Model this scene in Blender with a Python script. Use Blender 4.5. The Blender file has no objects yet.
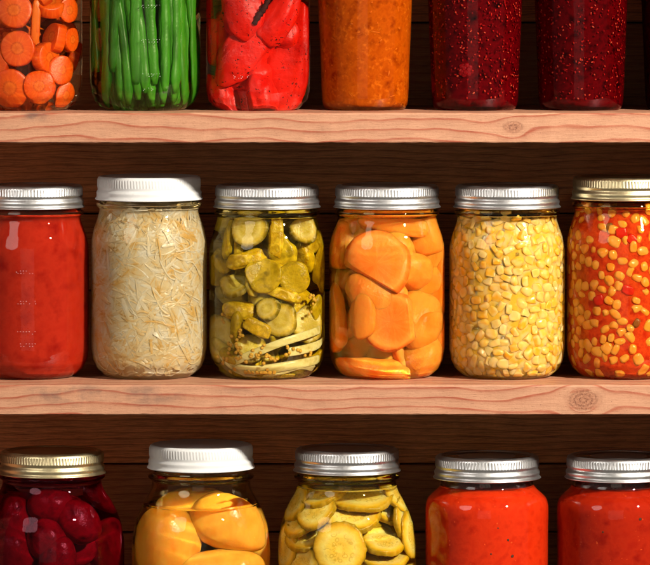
import bpy, bmesh, math, random
import numpy as np
from mathutils import Vector, Matrix, Euler, noise as mn

random.seed(7)
S = bpy.context.scene
COL = S.collection
P = 0.068              # scene units (centimetres) to one step of the working grid (1 step ~ 0.68 mm)
S.unit_settings.system = 'METRIC'; S.unit_settings.scale_length = .01
D = 4850.0             # camera distance in units
ZF = 700.0             # floor offset

# ------------------------------------------------------------------ helpers
def W(v):                                   # working grid -> metres
    return Vector((v[0] * P, v[1] * P, (v[2] + ZF) * P))

def at(x, y, Y=0.0):                        # a direction seen in the photo at depth Y -> working grid
    k = (D + Y) / D
    return Vector(((x - 325) * k, Y, 60 - (y + 60) * k))

def lin(c):
    return tuple(((v / 255) / 12.92 if v / 255 <= .04045 else ((v / 255 + .055) / 1.055) ** 2.4) for v in c) + (1.0,)

def mesh_obj(name, verts, faces, mat, parent=None, loc=None, M=None, smooth=True, mats=None, midx=None):
    """verts in working units relative to loc (or to M)"""
    me = bpy.data.meshes.new(name)
    me.from_pydata([(v[0] * P, v[1] * P, v[2] * P) for v in verts], [], [tuple(f) for f in faces])
    for m in (mats or [mat]):
        me.materials.append(m)
    me.polygons.foreach_set('use_smooth', [smooth] * len(me.polygons))
    if midx:
        me.polygons.foreach_set('material_index', midx)
    me.update()
    o = bpy.data.objects.new(name, me)
    COL.objects.link(o)
    if parent is not None:
        o.parent = parent
    if M is not None:
        o.matrix_world = M
    elif loc is not None:
        o.location = loc
    return o

def tag(o, label=None, cat=None, group=None, kind=None):
    if label: o['label'] = label
    if cat: o['category'] = cat
    if group: o['group'] = group
    if kind: o['kind'] = kind
    return o

def empty(name, loc):
    o = bpy.data.objects.new(name, None)
    o.empty_display_size = .02
    COL.objects.link(o); o.location = loc
    return o

def lathe(prof, segs=96, rmod=None, close_ends=False):
    vs, fs = [], []
    n = len(prof)
    for i, (r, z) in enumerate(prof):
        for k in range(segs):
            a = 2 * math.pi * k / segs
            rr = r if rmod is None else rmod(r, z, a, i)
            vs.append((rr * math.sin(a), -rr * math.cos(a), z))
    for i in range(n - 1):
        for k in range(segs):
            k2 = (k + 1) % segs
            fs.append((i * segs + k, i * segs + k2, (i + 1) * segs + k2, (i + 1) * segs + k))
    return vs, fs

def smooth_prof(pts, step=2.0):
    """Catmull-Rom through profile points"""
    ev = []
    for (a, b) in zip(pts[:-1], pts[1:]):
        L = math.hypot(b[0] - a[0], b[1] - a[1]); k = max(1, int(round(L / 5)))
        ev += [(a[0] + (b[0] - a[0]) * t / k, a[1] + (b[1] - a[1]) * t / k) for t in range(k)]
    pts = ev + [pts[-1]]
    out = []
    n = len(pts)
    for i in range(n - 1):
        p0, p1, p2, p3 = pts[max(i - 1, 0)], pts[i], pts[i + 1], pts[min(i + 2, n - 1)]
        m = max(2, int(math.hypot(p2[0] - p1[0], p2[1] - p1[1]) / step))
        for k in range(m):
            t = k / m
            q = []
            for c in (0, 1):
                q.append(.5 * (2 * p1[c] + (p2[c] - p0[c]) * t + (2 * p0[c] - 5 * p1[c] + 4 * p2[c] - p3[c]) * t * t
                               + (3 * p1[c] - p0[c] - 3 * p2[c] + p3[c]) * t ** 3))
            out.append((max(q[0], 0), q[1]))
    out.append(pts[-1])
    return out

# ------------------------------------------------------------------ materials
def new_mat(name):
    m = bpy.data.materials.new(name); m.use_nodes = True
    m.node_tree.nodes.clear()
    return m, m.node_tree

def nd(nt, typ, inp=None, **props):
    n = nt.nodes.new(typ)
    for k, v in props.items():
        setattr(n, k, v)
    for k, v in (inp or {}).items():
        s = n.inputs[k]
        if isinstance(v, bpy.types.NodeSocket): nt.links.new(v, s)
        else: s.default_value = v
    return n

def ma(nt, op, a, b=0.0, c=0.0, clamp=False):
    n = nd(nt, 'ShaderNodeMath', {0: a, 1: b, 2: c}, operation=op, use_clamp=clamp)
    return n.outputs[0]

def ramp(nt, fac, stops, interp='LINEAR'):
    r = nd(nt, 'ShaderNodeValToRGB', {0: fac})
    cr = r.color_ramp; cr.interpolation = interp
    while len(cr.elements) < len(stops): cr.elements.new(.5)
    for e, (p, c) in zip(cr.elements, stops):
        e.position = p
        e.color = c if len(c) == 4 else tuple(c) + (1,)
    return r.outputs[0]

def g(v): return (v, v, v, 1)

def coords(nt):
    tc = nd(nt, 'ShaderNodeTexCoord')
    v = nd(nt, 'ShaderNodeVectorMath', {0: tc.outputs['Object'], 'Scale': 1 / P}, operation='SCALE').outputs[0]
    return v

def scaled(nt, v, s):
    return nd(nt, 'ShaderNodeVectorMath', {0: v, 1: s}, operation='MULTIPLY').outputs[0]

def noise(nt, v, scale, detail=3.0, rough=.55, dist=0.0):
    return nd(nt, 'ShaderNodeTexNoise', {'Vector': v, 'Scale': scale, 'Detail': detail, 'Roughness': rough, 'Distortion': dist}).outputs[0]

def mixc(nt, f, a, b, mode='MIX'):
    n = nd(nt, 'ShaderNodeMix', data_type='RGBA', blend_type=mode)
    for i, v in ((0, f), (6, a), (7, b)):
        if isinstance(v, bpy.types.NodeSocket): nt.links.new(v, n.inputs[i])
        else: n.inputs[i].default_value = v
    return n.outputs[2]

def out(nt, surf=None, vol=None):
    o = nd(nt, 'ShaderNodeOutputMaterial')
    if surf: nt.links.new(surf, o.inputs[0])
    if vol: nt.links.new(vol, o.inputs[1])

def rnd(nt):
    return nd(nt, 'ShaderNodeObjectInfo').outputs['Random']

def food(name, c1, c2, size=8.0, rough=.35, sss=0.0, sssr=(1, .4, .2), ssss=4.0, bump=.15, bsize=3.0, speck=None,
         radial=None, c3=None, vary=.0, soft=.03, seeds=None, streak=None, spec=.3, stretch=None):
    """radial = list of (pos, rgb) stops on local xy radius in units of 20"""
    m, nt = new_mat(name)
    v = coords(nt)
    tc_r = rnd(nt)
    vv = nd(nt, 'ShaderNodeVectorMath', {0: v, 1: nd(nt, 'ShaderNodeCombineXYZ', {0: ma(nt, 'MULTIPLY', tc_r, 500.0)}).outputs[0]}, operation='ADD').outputs[0]
    v2 = scaled(nt, vv, stretch) if stretch else vv
    n1 = noise(nt, v2, 1 / size, 4)
    if radial:
        sp = nd(nt, 'ShaderNodeSeparateXYZ', {0: v})
        x, y = sp.outputs[0], sp.outputs[1]
        r = ma(nt, 'SQRT', ma(nt, 'ADD', ma(nt, 'MULTIPLY', x, x), ma(nt, 'MULTIPLY', y, y)))
        ang = ma(nt, 'ARCTAN2', y, x)
        r = ma(nt, 'ADD', ma(nt, 'DIVIDE', r, 20.0), ma(nt, 'MULTIPLY', ma(nt, 'SUBTRACT', n1, .5), .16))
        col = ramp(nt, r, [(p, lin(c)) for p, c in radial])
        if streak:                                    # faint radial rays in the flesh
            cv = nd(nt, 'ShaderNodeCombineXYZ', {0: ma(nt, 'MULTIPLY', ang, streak[1]), 1: ma(nt, 'MULTIPLY', r, 1.5)}).outputs[0]
            st = noise(nt, cv, 1.0, 2)
            col = mixc(nt, ramp(nt, st, [(.45, g(0)), (.7, g(streak[2]))]), col, lin(streak[0]))
        if seeds:                                     # pips round the middle of the cut face
            cv = nd(nt, 'ShaderNodeCombineXYZ', {0: ma(nt, 'MULTIPLY', ang, 2.1), 1: ma(nt, 'MULTIPLY', r, 4.6), 2: ma(nt, 'MULTIPLY', tc_r, 40.0)}).outputs[0]
            vo = nd(nt, 'ShaderNodeTexVoronoi', {'Vector': cv, 'Scale': 1.0}).outputs['Distance']
            ring = ramp(nt, vo, [(.18, g(1)), (.26, g(.4)), (.34, g(0))])
            dark = ramp(nt, vo, [(.26, g(0)), (.36, g(.55)), (.5, g(0))])
            bnd = ramp(nt, r, [(.1, g(0)), (.18, g(1)), (.56, g(1)), (.64, g(0))])
            col = mixc(nt, ma(nt, 'MULTIPLY', dark, bnd), col, lin(tuple(c * .78 for c in c2)))
            col = mixc(nt, ma(nt, 'MULTIPLY', ring, bnd), col, lin(seeds))
        col = mixc(nt, ramp(nt, n1, [(.35, g(0)), (.75, g(.35))]), col, lin(c2))
    else:
        st = [(.3, lin(c1)), (.7, lin(c2))]
        if c3: st = [(.28, lin(c1)), (.5, lin(c2)), (.72, lin(c3))]
        col = ramp(nt, n1, st)
    if vary:
        col = mixc(nt, ma(nt, 'MULTIPLY', tc_r, vary), col, lin(c2))
    if speck:
        sc, thr, scol = speck
        sn = noise(nt, vv, 1 / sc, 2, .6)
        big = noise(nt, vv, 1 / (sc * 6), 1)
        mk = ramp(nt, ma(nt, 'ADD', sn, ma(nt, 'MULTIPLY', ma(nt, 'SUBTRACT', big, .5), .35)), [(thr, g(0)), (thr + soft, g(1))])
        col = mixc(nt, mk, col, lin(scol))
    b = nd(nt, 'ShaderNodeBump', {'Height': noise(nt, vv, 1 / bsize, 4), 'Strength': bump, 'Distance': bsize * P})
    pb = nd(nt, 'ShaderNodeBsdfPrincipled', {'Base Color': col, 'Roughness': rough, 'Normal': b.outputs[0], 'Specular IOR Level': spec})
    if sss:
        pb.inputs['Subsurface Weight'].default_value = sss
        pb.inputs['Subsurface Radius'].default_value = sssr
        pb.inputs['Subsurface Scale'].default_value = ssss * P
    out(nt, pb.outputs[0])
    return m

def metal(name, col, rough):
    m, nt = new_mat(name)
    v = coords(nt)
    n1 = noise(nt, scaled(nt, v, (1, 1, .3)), 1 / 9, 3)
    sm = noise(nt, v, 1 / 3.5, 4)
    rg = ma(nt, 'ADD', ma(nt, 'MULTIPLY', n1, .14), rough - .05)
    b = nd(nt, 'ShaderNodeBump', {'Height': sm, 'Strength': .05, 'Distance': 2 * P})
    pb = nd(nt, 'ShaderNodeBsdfPrincipled', {'Base Color': mixc(nt, ramp(nt, sm, [(.5, g(0)), (.75, g(.35))]), col + (1,), tuple(c * .75 for c in col) + (1,)),
            'Metallic': 1.0, 'Roughness': rg, 'Normal': b.outputs[0]})
    out(nt, pb.outputs[0])
    return m

def wood(name, light, line, knots=(), period=9.0, warp=16.0, gain=1.0, dirt=.0, rough=.5, seed=0., fine=.25, stains=()):
    m, nt = new_mat(name)
    v = coords(nt)
    sp = nd(nt, 'ShaderNodeSeparateXYZ', {0: v})
    x = sp.outputs[0]
    q = ma(nt, 'ADD', sp.outputs[2], ma(nt, 'MULTIPLY', sp.outputs[1], .42))
    base = nd(nt, 'ShaderNodeCombineXYZ', {0: ma(nt, 'MULTIPLY', x, 1.0), 1: ma(nt, 'MULTIPLY', q, 2.2), 2: seed}).outputs[0]
    w1 = ma(nt, 'SUBTRACT', noise(nt, base, 1 / 150, 2, .45), .5)
    w2 = ma(nt, 'SUBTRACT', noise(nt, base, 1 / 22, 2), .5)
    psi = q
    kmask = None; kcol = None
    for (kx, kz, R) in knots:
        dx = ma(nt, 'DIVIDE', ma(nt, 'SUBTRACT', x, kx), 1.5)
        dz = ma(nt, 'SUBTRACT', q, kz)
        r2 = ma(nt, 'ADD', ma(nt, 'MULTIPLY', dx, dx), ma(nt, 'MULTIPLY', dz, dz))
        r2n = ma(nt, 'MULTIPLY', r2, ma(nt, 'ADD', .45, ma(nt, 'MULTIPLY', noise(nt, base, 1 / 11, 4), 1.1)))
        f = ma(nt, 'DIVIDE', R * R * 1.3, ma(nt, 'MAXIMUM', r2, R * R * .9))
        psi = ma(nt, 'SUBTRACT', psi, ma(nt, 'MULTIPLY', dz, f))
        rr = ma(nt, 'SQRT', r2n)
        k = ramp(nt, ma(nt, 'DIVIDE', rr, R * 1.6), [(.40, g(1)), (.72, g(0))])
        rings = ma(nt, 'SINE', ma(nt, 'MULTIPLY', rr, 1.9))
        kn = ma(nt, 'ADD', ma(nt, 'MULTIPLY', rings, .07), noise(nt, v, 1 / 1.5, 4, .75))
        kc = ramp(nt, kn, [(.36, lin((104, 64, 46))), (.5, lin((150, 100, 74))), (.75, lin((178, 130, 100)))])
        kmask, kcol = (k, kc) if kmask is None else (ma(nt, 'MAXIMUM', k, kmask), mixc(nt, k, kcol, kc))
    u = ma(nt, 'ADD', psi, ma(nt, 'ADD', ma(nt, 'MULTIPLY', w1, warp * 2), ma(nt, 'MULTIPLY', w2, warp * .14)))
    fr = ma(nt, 'FRACT', ma(nt, 'DIVIDE', u, period))
    lm = ramp(nt, fr, [(0, g(0)), (.45, g(.06)), (.72, g(.28)), (.86, g(1)), (.93, g(.85)), (.985, g(0))])
    st = noise(nt, nd(nt, 'ShaderNodeCombineXYZ', {0: ma(nt, 'MULTIPLY', x, .05), 1: ma(nt, 'MULTIPLY', q, 1.3), 2: ma(nt, 'MULTIPLY', sp.outputs[1], .2)}).outputs[0], 1.0, 3, .6)
    lm = ma(nt, 'MULTIPLY', lm, ma(nt, 'ADD', .55, ma(nt, 'MULTIPLY', noise(nt, base, 1 / 60, 2), .8)))
    lm = ma(nt, 'MULTIPLY', lm, gain, clamp=True)
    col = mixc(nt, lm, lin(light), lin(line))
    col = mixc(nt, ramp(nt, st, [(.35, g(fine)), (.6, g(0))]), col, lin(tuple(c * .72 for c in line)))
    mot = noise(nt, base, 1 / 35, 4)
    col = mixc(nt, ramp(nt, mot, [(.4, g(0)), (.75, g(.35))]), col, lin(tuple(min(255, c * 1.09) for c in light)))
    if dirt:
        dn = noise(nt, nd(nt, 'ShaderNodeCombineXYZ', {0: x, 1: ma(nt, 'MULTIPLY', q, 1.6), 2: seed + 9}).outputs[0], 1 / 30, 5, .65)
        col = mixc(nt, ramp(nt, dn, [(.56, g(0)), (.72, g(dirt))]), col, lin((80, 58, 46)))
        nick = noise(nt, v, 1 / 3.2, 2)
        col = mixc(nt, ramp(nt, nick, [(.74, g(0)), (.78, g(.6))]), col, lin((80, 45, 30)))
    for (sx, sz, ra, rb, amt) in stains:
        dx = ma(nt, 'DIVIDE', ma(nt, 'SUBTRACT', x, sx), ra)
        dz = ma(nt, 'DIVIDE', ma(nt, 'SUBTRACT', q, sz), rb)
        e = ma(nt, 'ADD', ma(nt, 'MULTIPLY', dx, dx), ma(nt, 'MULTIPLY', dz, dz))
        e = ma(nt, 'SUBTRACT', 1.0, e, clamp=True)
        bl = ramp(nt, noise(nt, scaled(nt, v, (.6, 1, 1)), 1 / 13, 5, .6), [(.40, g(0)), (.62, g(1))])
        col = mixc(nt, ma(nt, 'MULTIPLY', ma(nt, 'MULTIPLY', e, bl), amt), col, lin((88, 72, 66)))
    if kmask is not None:
        col = mixc(nt, kmask, col, kcol)
    saw = noise(nt, nd(nt, 'ShaderNodeCombineXYZ', {0: ma(nt, 'ADD', ma(nt, 'MULTIPLY', x, .5), ma(nt, 'MULTIPLY', q, .16)), 1: ma(nt, 'MULTIPLY', q, .05), 2: 3.0}).outputs[0], 1.0, 2, .6)
    pore = noise(nt, nd(nt, 'ShaderNodeCombineXYZ', {0: ma(nt, 'MULTIPLY', x, .22), 1: ma(nt, 'MULTIPLY', q, 1.9), 2: ma(nt, 'MULTIPLY', sp.outputs[1], .3)}).outputs[0], 1.0, 2, .7)
    col = mixc(nt, ramp(nt, pore, [(.28, g(.45)), (.42, g(0))]), col, lin(tuple(c * .6 for c in line)))
    col = mixc(nt, ramp(nt, saw, [(.22, g(.10)), (.36, g(0))]), col, lin(tuple(c * .8 for c in line)))
    hh = ma(nt, 'ADD', ma(nt, 'MULTIPLY', saw, .22), ma(nt, 'MULTIPLY', st, .7))
    hh = ma(nt, 'ADD', hh, ma(nt, 'ADD', ma(nt, 'MULTIPLY', lm, .5), ma(nt, 'MULTIPLY', noise(nt, v, 1 / 1.6, 3), .5)))
    b = nd(nt, 'ShaderNodeBump', {'Height': hh, 'Strength': .35, 'Distance': .7 * P})
    pb = nd(nt, 'ShaderNodeBsdfPrincipled', {'Base Color': col, 'Roughness': rough, 'Normal': b.outputs[0], 'Specular IOR Level': .4})
    out(nt, pb.outputs[0])
    return m

MAT = {}
def clear_glass(name, ior, tint):
    m, nt = new_mat(name)
    out(nt, nd(nt, 'ShaderNodeBsdfGlass', {'Color': tuple(tint) + (1,), 'Roughness': 0.0, 'IOR': ior}).outputs[0])
    return m
def steep(j, name, tint):
    """the clear liquid a jar is filled with tints everything seen through it"""
    for o in j.root.children:
        if o.name.startswith('glass_body'):
            o.data.materials[0] = clear_glass(name, 1.42, tint)
MAT['glass'] = clear_glass('jar_glass', 1.42, (.98, .985, .975))
def mark_mat():
    m, nt = new_mat('white_mark_glint')
    out(nt, nd(nt, 'ShaderNodeBsdfPrincipled', {'Base Color': (.75, .75, .72, 1), 'Roughness': .15, 'Specular IOR Level': 1.0}).outputs[0])  # pale opaque colour put in for the sparkle of the moulded marks
    return m
MAT['mark'] = mark_mat()
MAT['silver'] = metal('tinplate', (.68, .68, .67), .36)
MAT['gold'] = metal('gold_lacquered_tinplate', (.68, .58, .34), .35)
MAT['disc_silver'] = metal('tinplate_disc', (.62, .61, .60), .33)
MAT['disc_gold'] = metal('gold_disc', (.62, .50, .28), .33)
MAT['white'] = food('white_plastic', (200, 200, 197), (208, 208, 206), 14, rough=.33, bump=.03, bsize=2, spec=.5)

# ------------------------------------------------------------------ shelf unit
def sweep_board(name, x0, x1, y0, y1, z0, z1, mat, parent, seed=0, ch=1.6, jit=.5, nx=240):
    """board between x0..x1 with softened, slightly uneven arrises"""
    c = ch
    sec = [(y0, z0 + c * .6), (y0, z1 - c), (y0 + c * .35, z1 - c * .35), (y0 + c, z1), (y1, z1), (y1, z0), (y0 + c * .6, z0)]
    vs, fs = [], []
    n = len(sec)
    ox, oy, oz = (x0 + x1) / 2, (y0 + y1) / 2, (z0 + z1) / 2
    for i in range(nx + 1):
        x = x0 + (x1 - x0) * i / nx
        for k, (y, z) in enumerate(sec):
            j1 = mn.noise((x * .06, k * 3.1, seed)) * jit + mn.noise((x * .4, k * 5.7, seed + 4)) * jit * .7
            j2 = mn.noise((x * .05, k * 7.3, seed + 9)) * jit
            if k in (4, 5): j1 = j2 = 0
            vs.append((x - ox, y + (abs(j2) if k in (0, 6) else j2) - oy, z + (abs(j1) if k in (0, 6) else j1 * .6) - oz))
    for i in range(nx):
        for k in range(n):
            k2 = (k + 1) % n
            fs.append((i * n + k, (i + 1) * n + k, (i + 1) * n + k2, i * n + k2))
    fs.append(tuple(range(n))); fs.append(tuple(nx * n + k for k in reversed(range(n))))
    o = mesh_obj(name, vs, fs, mat, parent, loc=(ox * P, oy * P, (oz + ZF) * P) if parent is None else None, smooth=False)
    if parent is not None:
        o.location = W((ox, oy, oz)) - parent.location
    return o, (ox, oy, oz)

Z_TOP, Z_MID, Z_BOT = -109.6, -376.2, -700.0
YF, YB = -95.0, 130.0
unit = empty('wooden_shelf', W((0, YB, Z_BOT - 29.4)))
tag(unit, 'pine wood shelving with salmon toned board edges and dark plank back', 'shelf')
LIGHT, LINE = (178, 131, 101), (148, 72, 47)
def knot_at(x, y, cx, cz):
    p = at(x, y, YF)
    # pattern height is z + .42*y in board coordinates, front face sits at y = YF - centre
    return p.x - cx, p.z - cz + .42 * (YF - (YF + YB) / 2)
ymid = (YF + YB) / 2
ztc, zmc, zbc = Z_TOP - 14.7, Z_MID - 14.7, Z_BOT - 14.7
k1 = knot_at(513, 127, -31, ztc); k2 = knot_at(583, 400, -31, zmc)
s1 = knot_at(70, 394, -31, zmc); s2 = knot_at(150, 395, -31, zmc); s3 = knot_at(35, 115, -31, ztc); s4 = knot_at(235, 392, -31, zmc)
m_top = wood('pine_upper_board', LIGHT, LINE, [k1 + (6.5,)], 11.5, 18, 1.0, dirt=.12, seed=3.3, stains=[s3 + (30, 8, .7)])
m_mid = wood('pine_middle_board', LIGHT, LINE, [k2 + (11.5,)], 10.5, 15, 1.0, dirt=.12, seed=8.1, stains=[s1 + (48, 14, .75), s2 + (40, 13, .55), s4 + (20, 6, .4)])
m_bot = wood('pine_lower_board', LIGHT, LINE, [], 9.5, 13, 1.0, dirt=.3, seed=14.1)
for nm, zt, m, sd, lab in (('shelf_board', Z_TOP, m_top, 1, 'upper pine board with a small round knot in its front edge'),
                           ('shelf_board', Z_MID, m_mid, 5, 'middle pine board with a large speckled knot and grey smudges on its front edge'),
                           ('shelf_board', Z_BOT, m_bot, 9, None), ('shelf_board', Z_TOP + 268, m_bot, 13, None)):  # last board is out of view, added above to shade the upper row
    o, _ = sweep_board(nm, -474, 412, YF, YB, zt - 29.4, zt, m, unit, sd)
    if lab: o['label'] = lab
WL, WD = (196, 130, 78), (128, 72, 38)
edges = [160, 60, -25, -113, -221, -300, -395, -478, -548, -640, -735]
for i in range(len(edges) - 1):
    mw = wood('brown_back_plank', tuple(c * (1 + .17 * math.sin(i * 2.3)) for c in WL), WD, [], 7.0 + 1.5 * math.sin(i), 9, .75, rough=.55, seed=20.0 + 7 * i, fine=.6)
    o, _ = sweep_board('back_plank', -474, 412, YB + 1, YB + 14, edges[i + 1] + .9, edges[i] - .9, mw, unit, 30 + i, ch=1.3, jit=.3, nx=60)
m_side = wood('pine_side_panel', LIGHT, LINE, [], 12, 22, 1.0, seed=51)
for xs in (-494, 412.6):
    sweep_board('side_panel', xs, xs + 20, YF - 1, YB + 22, -735, 160, m_side, unit, xs, nx=8)
# carcass behind the planks so that the gaps are closed and dark
m_c = wood('dark_backing', (40, 24, 16), (28, 16, 10), [], 8, 9, .8, seed=77)
sweep_board('backing_panel', -474, 412, YB + 15, YB + 22, -735, 160, m_c, unit, 60, nx=10)

# ------------------------------------------------------------------ jars
PINT = [(36, 0), (41, .4), (46, 3), (52, 8.5), (56, 17), (57.8, 28), (58, 40), (58, 122), (57.4, 131), (55.2, 141), (52, 150), (50.3, 155), (49.6, 158),
        (50, 160.5), (52.3, 162.8), (52.9, 164.4), (52.3, 166), (49.4, 167.6), (47.5, 169), (47.3, 188)]
QUART = [(44, 0), (50, .4), (57, 4), (64, 12), (67.6, 24), (68.8, 38), (69, 150), (68.4, 163), (66, 178), (62, 190), (56.5, 201), (52, 209), (50, 214), (49.2, 219),
         (49.4, 222), (52.3, 224.2), (52.8, 225.6), (52.2, 227), (49, 228.5), (47.4, 230), (47.2, 247)]
SHOULDERED = [(42, 0), (48, .4), (54, 4), (58.5, 11), (60.6, 20), (61.2, 32), (61.4, 190), (61.0, 197), (59, 203.5), (54.5, 208.5), (49.5, 213), (46.6, 217), (46, 221),
              (46, 226), (46.6, 228), (46.6, 245)]
PINT_SLIM = [(34, 0), (39, .4), (44, 3), (49.5, 9), (51.6, 18), (52, 28), (52, 122), (51.6, 131), (50.6, 141), (50, 150), (49.7, 155), (49.6, 158),
             (50, 160.5), (52.3, 162.8), (52.9, 164.4), (52.3, 166), (49.4, 167.6), (47.5, 169), (47.3, 188)]
TAPER = [(34, 0), (38.5, .4), (41.5, 3), (43, 10), (43.6, 20), (44.5, 45), (47, 105), (48, 130), (48.8, 150), (49.2, 156), (49.6, 158),
         (50, 160.5), (52.3, 162.8), (52.9, 164.4), (52.3, 166), (49.4, 167.6), (47.5, 169), (47.3, 188)]
BASE_T = 3.6
class Jar: pass

def knurl(n, amp, z0, z1):
    def f(r, z, a, i):
        if z0 <= z <= z1 and r > 48:
            s = math.cos(a * n)
            return r + amp * (max(-.55, min(1, s * 1.3)) - .35)
        return r
    return f

def band_mesh(white=False):
    if white:
        prof = [(49.2, 4), (49.2, .2), (53.4, 0), (53.9, .5), (53.6, 1.4), (52.6, 2.6), (52.3, 5), (52.6, 6.6), (52.4, 8), (51.4, 9.4), (51.3, 11), (51.6, 12.2), (51.6, 13),
                (51.7, 13.4), (51.6, 20), (51.5, 20.4), (51.2, 21.6), (50.4, 22.7), (49.4, 23.3), (47.5, 23.5), (46.8, 23.1), (46, 22.9), (30, 23.0), (12, 23.1), (0.01, 23.1)]
        return lathe(prof, 624, knurl(104, .26, 13.4, 20))
    prof = [(48.8, 3), (48.8, .3), (53.3, 0), (53.9, .4), (53.7, 1.1), (52.6, 2.0), (52.1, 3.2), (52.5, 4.8), (52.7, 6), (52.3, 7.4), (51.4, 8.7), (50.9, 9.8), (51.2, 11.0), (51.8, 12.2),
            (51.9, 13), (51.7, 13.6), (51.6, 19), (51.4, 19.6), (51.1, 20.6), (50.3, 21.7), (49.2, 22.4), (47.4, 22.7), (45.6, 22.6), (44.9, 22.2), (44.7, 21.2)]
    return lathe(prof, 624, knurl(104, .22, 13.6, 19))

def disc_mesh():
    prof = [(44.9, 20.4), (44.7, 21.3), (43.6, 21.6), (42.6, 21.3), (41.8, 20.8), (40.6, 20.7), (36, 21.0), (33, 21.3), (24, 21.5), (12, 21.5), (.01, 21.5)]
    return lathe(prof, 96)

_cache = {}
def shared(key, maker, mats):
    if key not in _cache:
        vs, fs = maker()
        me = bpy.data.meshes.new(key)
        me.from_pydata([(v[0] * P, v[1] * P, v[2] * P) for v in vs], [], fs)
        for m in mats: me.materials.append(m)
        me.polygons.foreach_set('use_smooth', [True] * len(me.polygons))
        _cache[key] = me
    return _cache[key]

def child(name, me, parent, loc=(0, 0, 0)):
    o = bpy.data.objects.new(name, me); COL.objects.link(o); o.parent = parent; o.location = loc
    return o

def glass_mesh(prof, marks, rot, level):
    p = smooth_prof(prof, 1.6)
    vs, fs = lathe([(.01, 3.2), (20, 3.0), (31, 2.2)] + p, 128)
    # the filled jar is one clear body; an air space is left under the lid
    top = p[-1][1]
    off = len(vs)
    wob = random.Random(int(rot * 997)).uniform(0, 50)
    vs = [(x * (1 + .0035 * mn.noise((x * .03 + wob, y * .03, z * .022)) + .0012 * mn.noise((x * .11 + wob, y * .11, z * .09))), y * (1 + .0035 * mn.noise((x * .03 + wob, y * .03, z * .022)) + .0012 * mn.noise((x * .11 + wob, y * .11, z * .09))), z) for x, y, z in vs]
    v2, f2 = lathe([(p[-1][0], top), (p[-1][0] - 1, top + .4), (.01, top + .4)], 128)
    fs += [tuple(off + i for i in f) for f in f2]; vs += v2
    rin = lambda z: float(np.interp(z, [q[1] for q in p], [q[0] for q in p])) - 2.0
    zs = [level + (top - 1.5 - level) * i / 14 for i in range(15)]
    rm = min(rin(z) for z in zs[4:])
    cav = [(.01, level), (rin(level) * .6, level), (rin(level) - 1.2, level + .15), (rin(level) - .3, level + .8)] + [(rin(z) if z < top - 30 else min(rin(z), rm + 2.2), z) for z in zs[1:]] + [(rm - .5, top - .6), (.01, top - .6)]
    v2, f2 = lathe(cav, 96)
    off = len(vs)
    vs += v2; fs += [tuple(off + i for i in reversed(f)) for f in f2]
    midx = [0] * len(fs)
    return vs, fs, midx

def marks_mesh(j, marks, seed):
    """moulded measuring marks: short rows of small raised dabs on the outer wall"""
    rr = random.Random(seed)
    base, bf = ico(1)
    pz = [q[1] for q in j.prof]; pr = [q[0] for q in j.prof]
    vs, fs = [], []
    def dab(a, z, w, h):
        R = float(np.interp(z, pz, pr)) + .05
        c = Vector((R * math.sin(a), -R * math.cos(a), z)); er = Vector((math.sin(a), -math.cos(a), 0)); et = Vector((math.cos(a), math.sin(a), 0))
        off = len(vs)
        for (x, y, zz) in base: vs.append(tuple(c + et * x * w + er * y * .3 + Vector((0, 0, zz * h))))
        fs.extend(tuple(off + k for k in f) for f in bf)
    for (a, z) in marks:
        for k in range(7):
            x = -.12 + k * .05
            if rr.random() < .6: dab(a + x, z + 1.1, .55 * rr.uniform(.5, 1.1), .22)
            if rr.random() < .45: dab(a + x + .008, z - 1.3, .55 * rr.uniform(.5, 1.1), .22)
            if rr.random() < .25: dab(a + x - .02, z, .22, .6)
    return vs, fs

def make_jar(x, floor, prof, label, lid='silver', marks=(), Y=0.0, rscale=1.0, lid_z=None, rot=0., group=None):
    floor, level = floor                        # where the jar stands, and how high its filling reaches
    j = Jar()
    prof = [(r * (rscale if z < prof[-1][1] - 45 else 1 + (rscale - 1) * max(0, (prof[-1][1] - 27 - z) / 18)), z) for r, z in prof]
    ax = at(x, 0, Y).x
    j.x, j.Y, j.z, j.prof = ax, Y, floor, prof
    pz = [q[1] for q in smooth_prof(prof, 1.6)]; pr = [q[0] for q in smooth_prof(prof, 1.6)]
    j.rin = lambda z: float(np.interp(z, pz, pr)) - 1.9
    j.top = prof[-1][1]
    root = empty('mason_jar', W((ax, Y, floor)))
    tag(root, label, 'jar', group or 'jars of preserves on the shelves')
    vs, fs, mi = glass_mesh(prof, marks, rot + x * .01, level)
    if marks:
        v2, f2 = marks_mesh(j, marks, int(x * 7)); off = len(vs)
        vs = list(vs) + v2; fs = fs + [tuple(off + k for k in f) for f in f2]; mi = [0] * (len(fs) - len(f2)) + [1] * len(f2)
    mesh_obj('glass_body', vs, fs, None, root, mats=[MAT['glass'], MAT['mark']], midx=mi).cycles.is_caustics_caster = True
    lz = (prof[-1][1] - 19) if lid_z is None else lid_z
    if lid == 'white':
        o = child('screw_lid', shared('white_lid', lambda: band_mesh(True), [MAT['white']]), root, (0, 0, lz * P))
    else:
        b = child('screw_band', shared('band_' + lid, band_mesh, [MAT[lid]]), root, (0, 0, lz * P))
        child('lid_disc', shared('disc_' + lid, disc_mesh, [MAT['disc_' + lid]]), b)
    j.root = root
    for c in root.children:
        c.rotation_euler.z = rot
    return j

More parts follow.
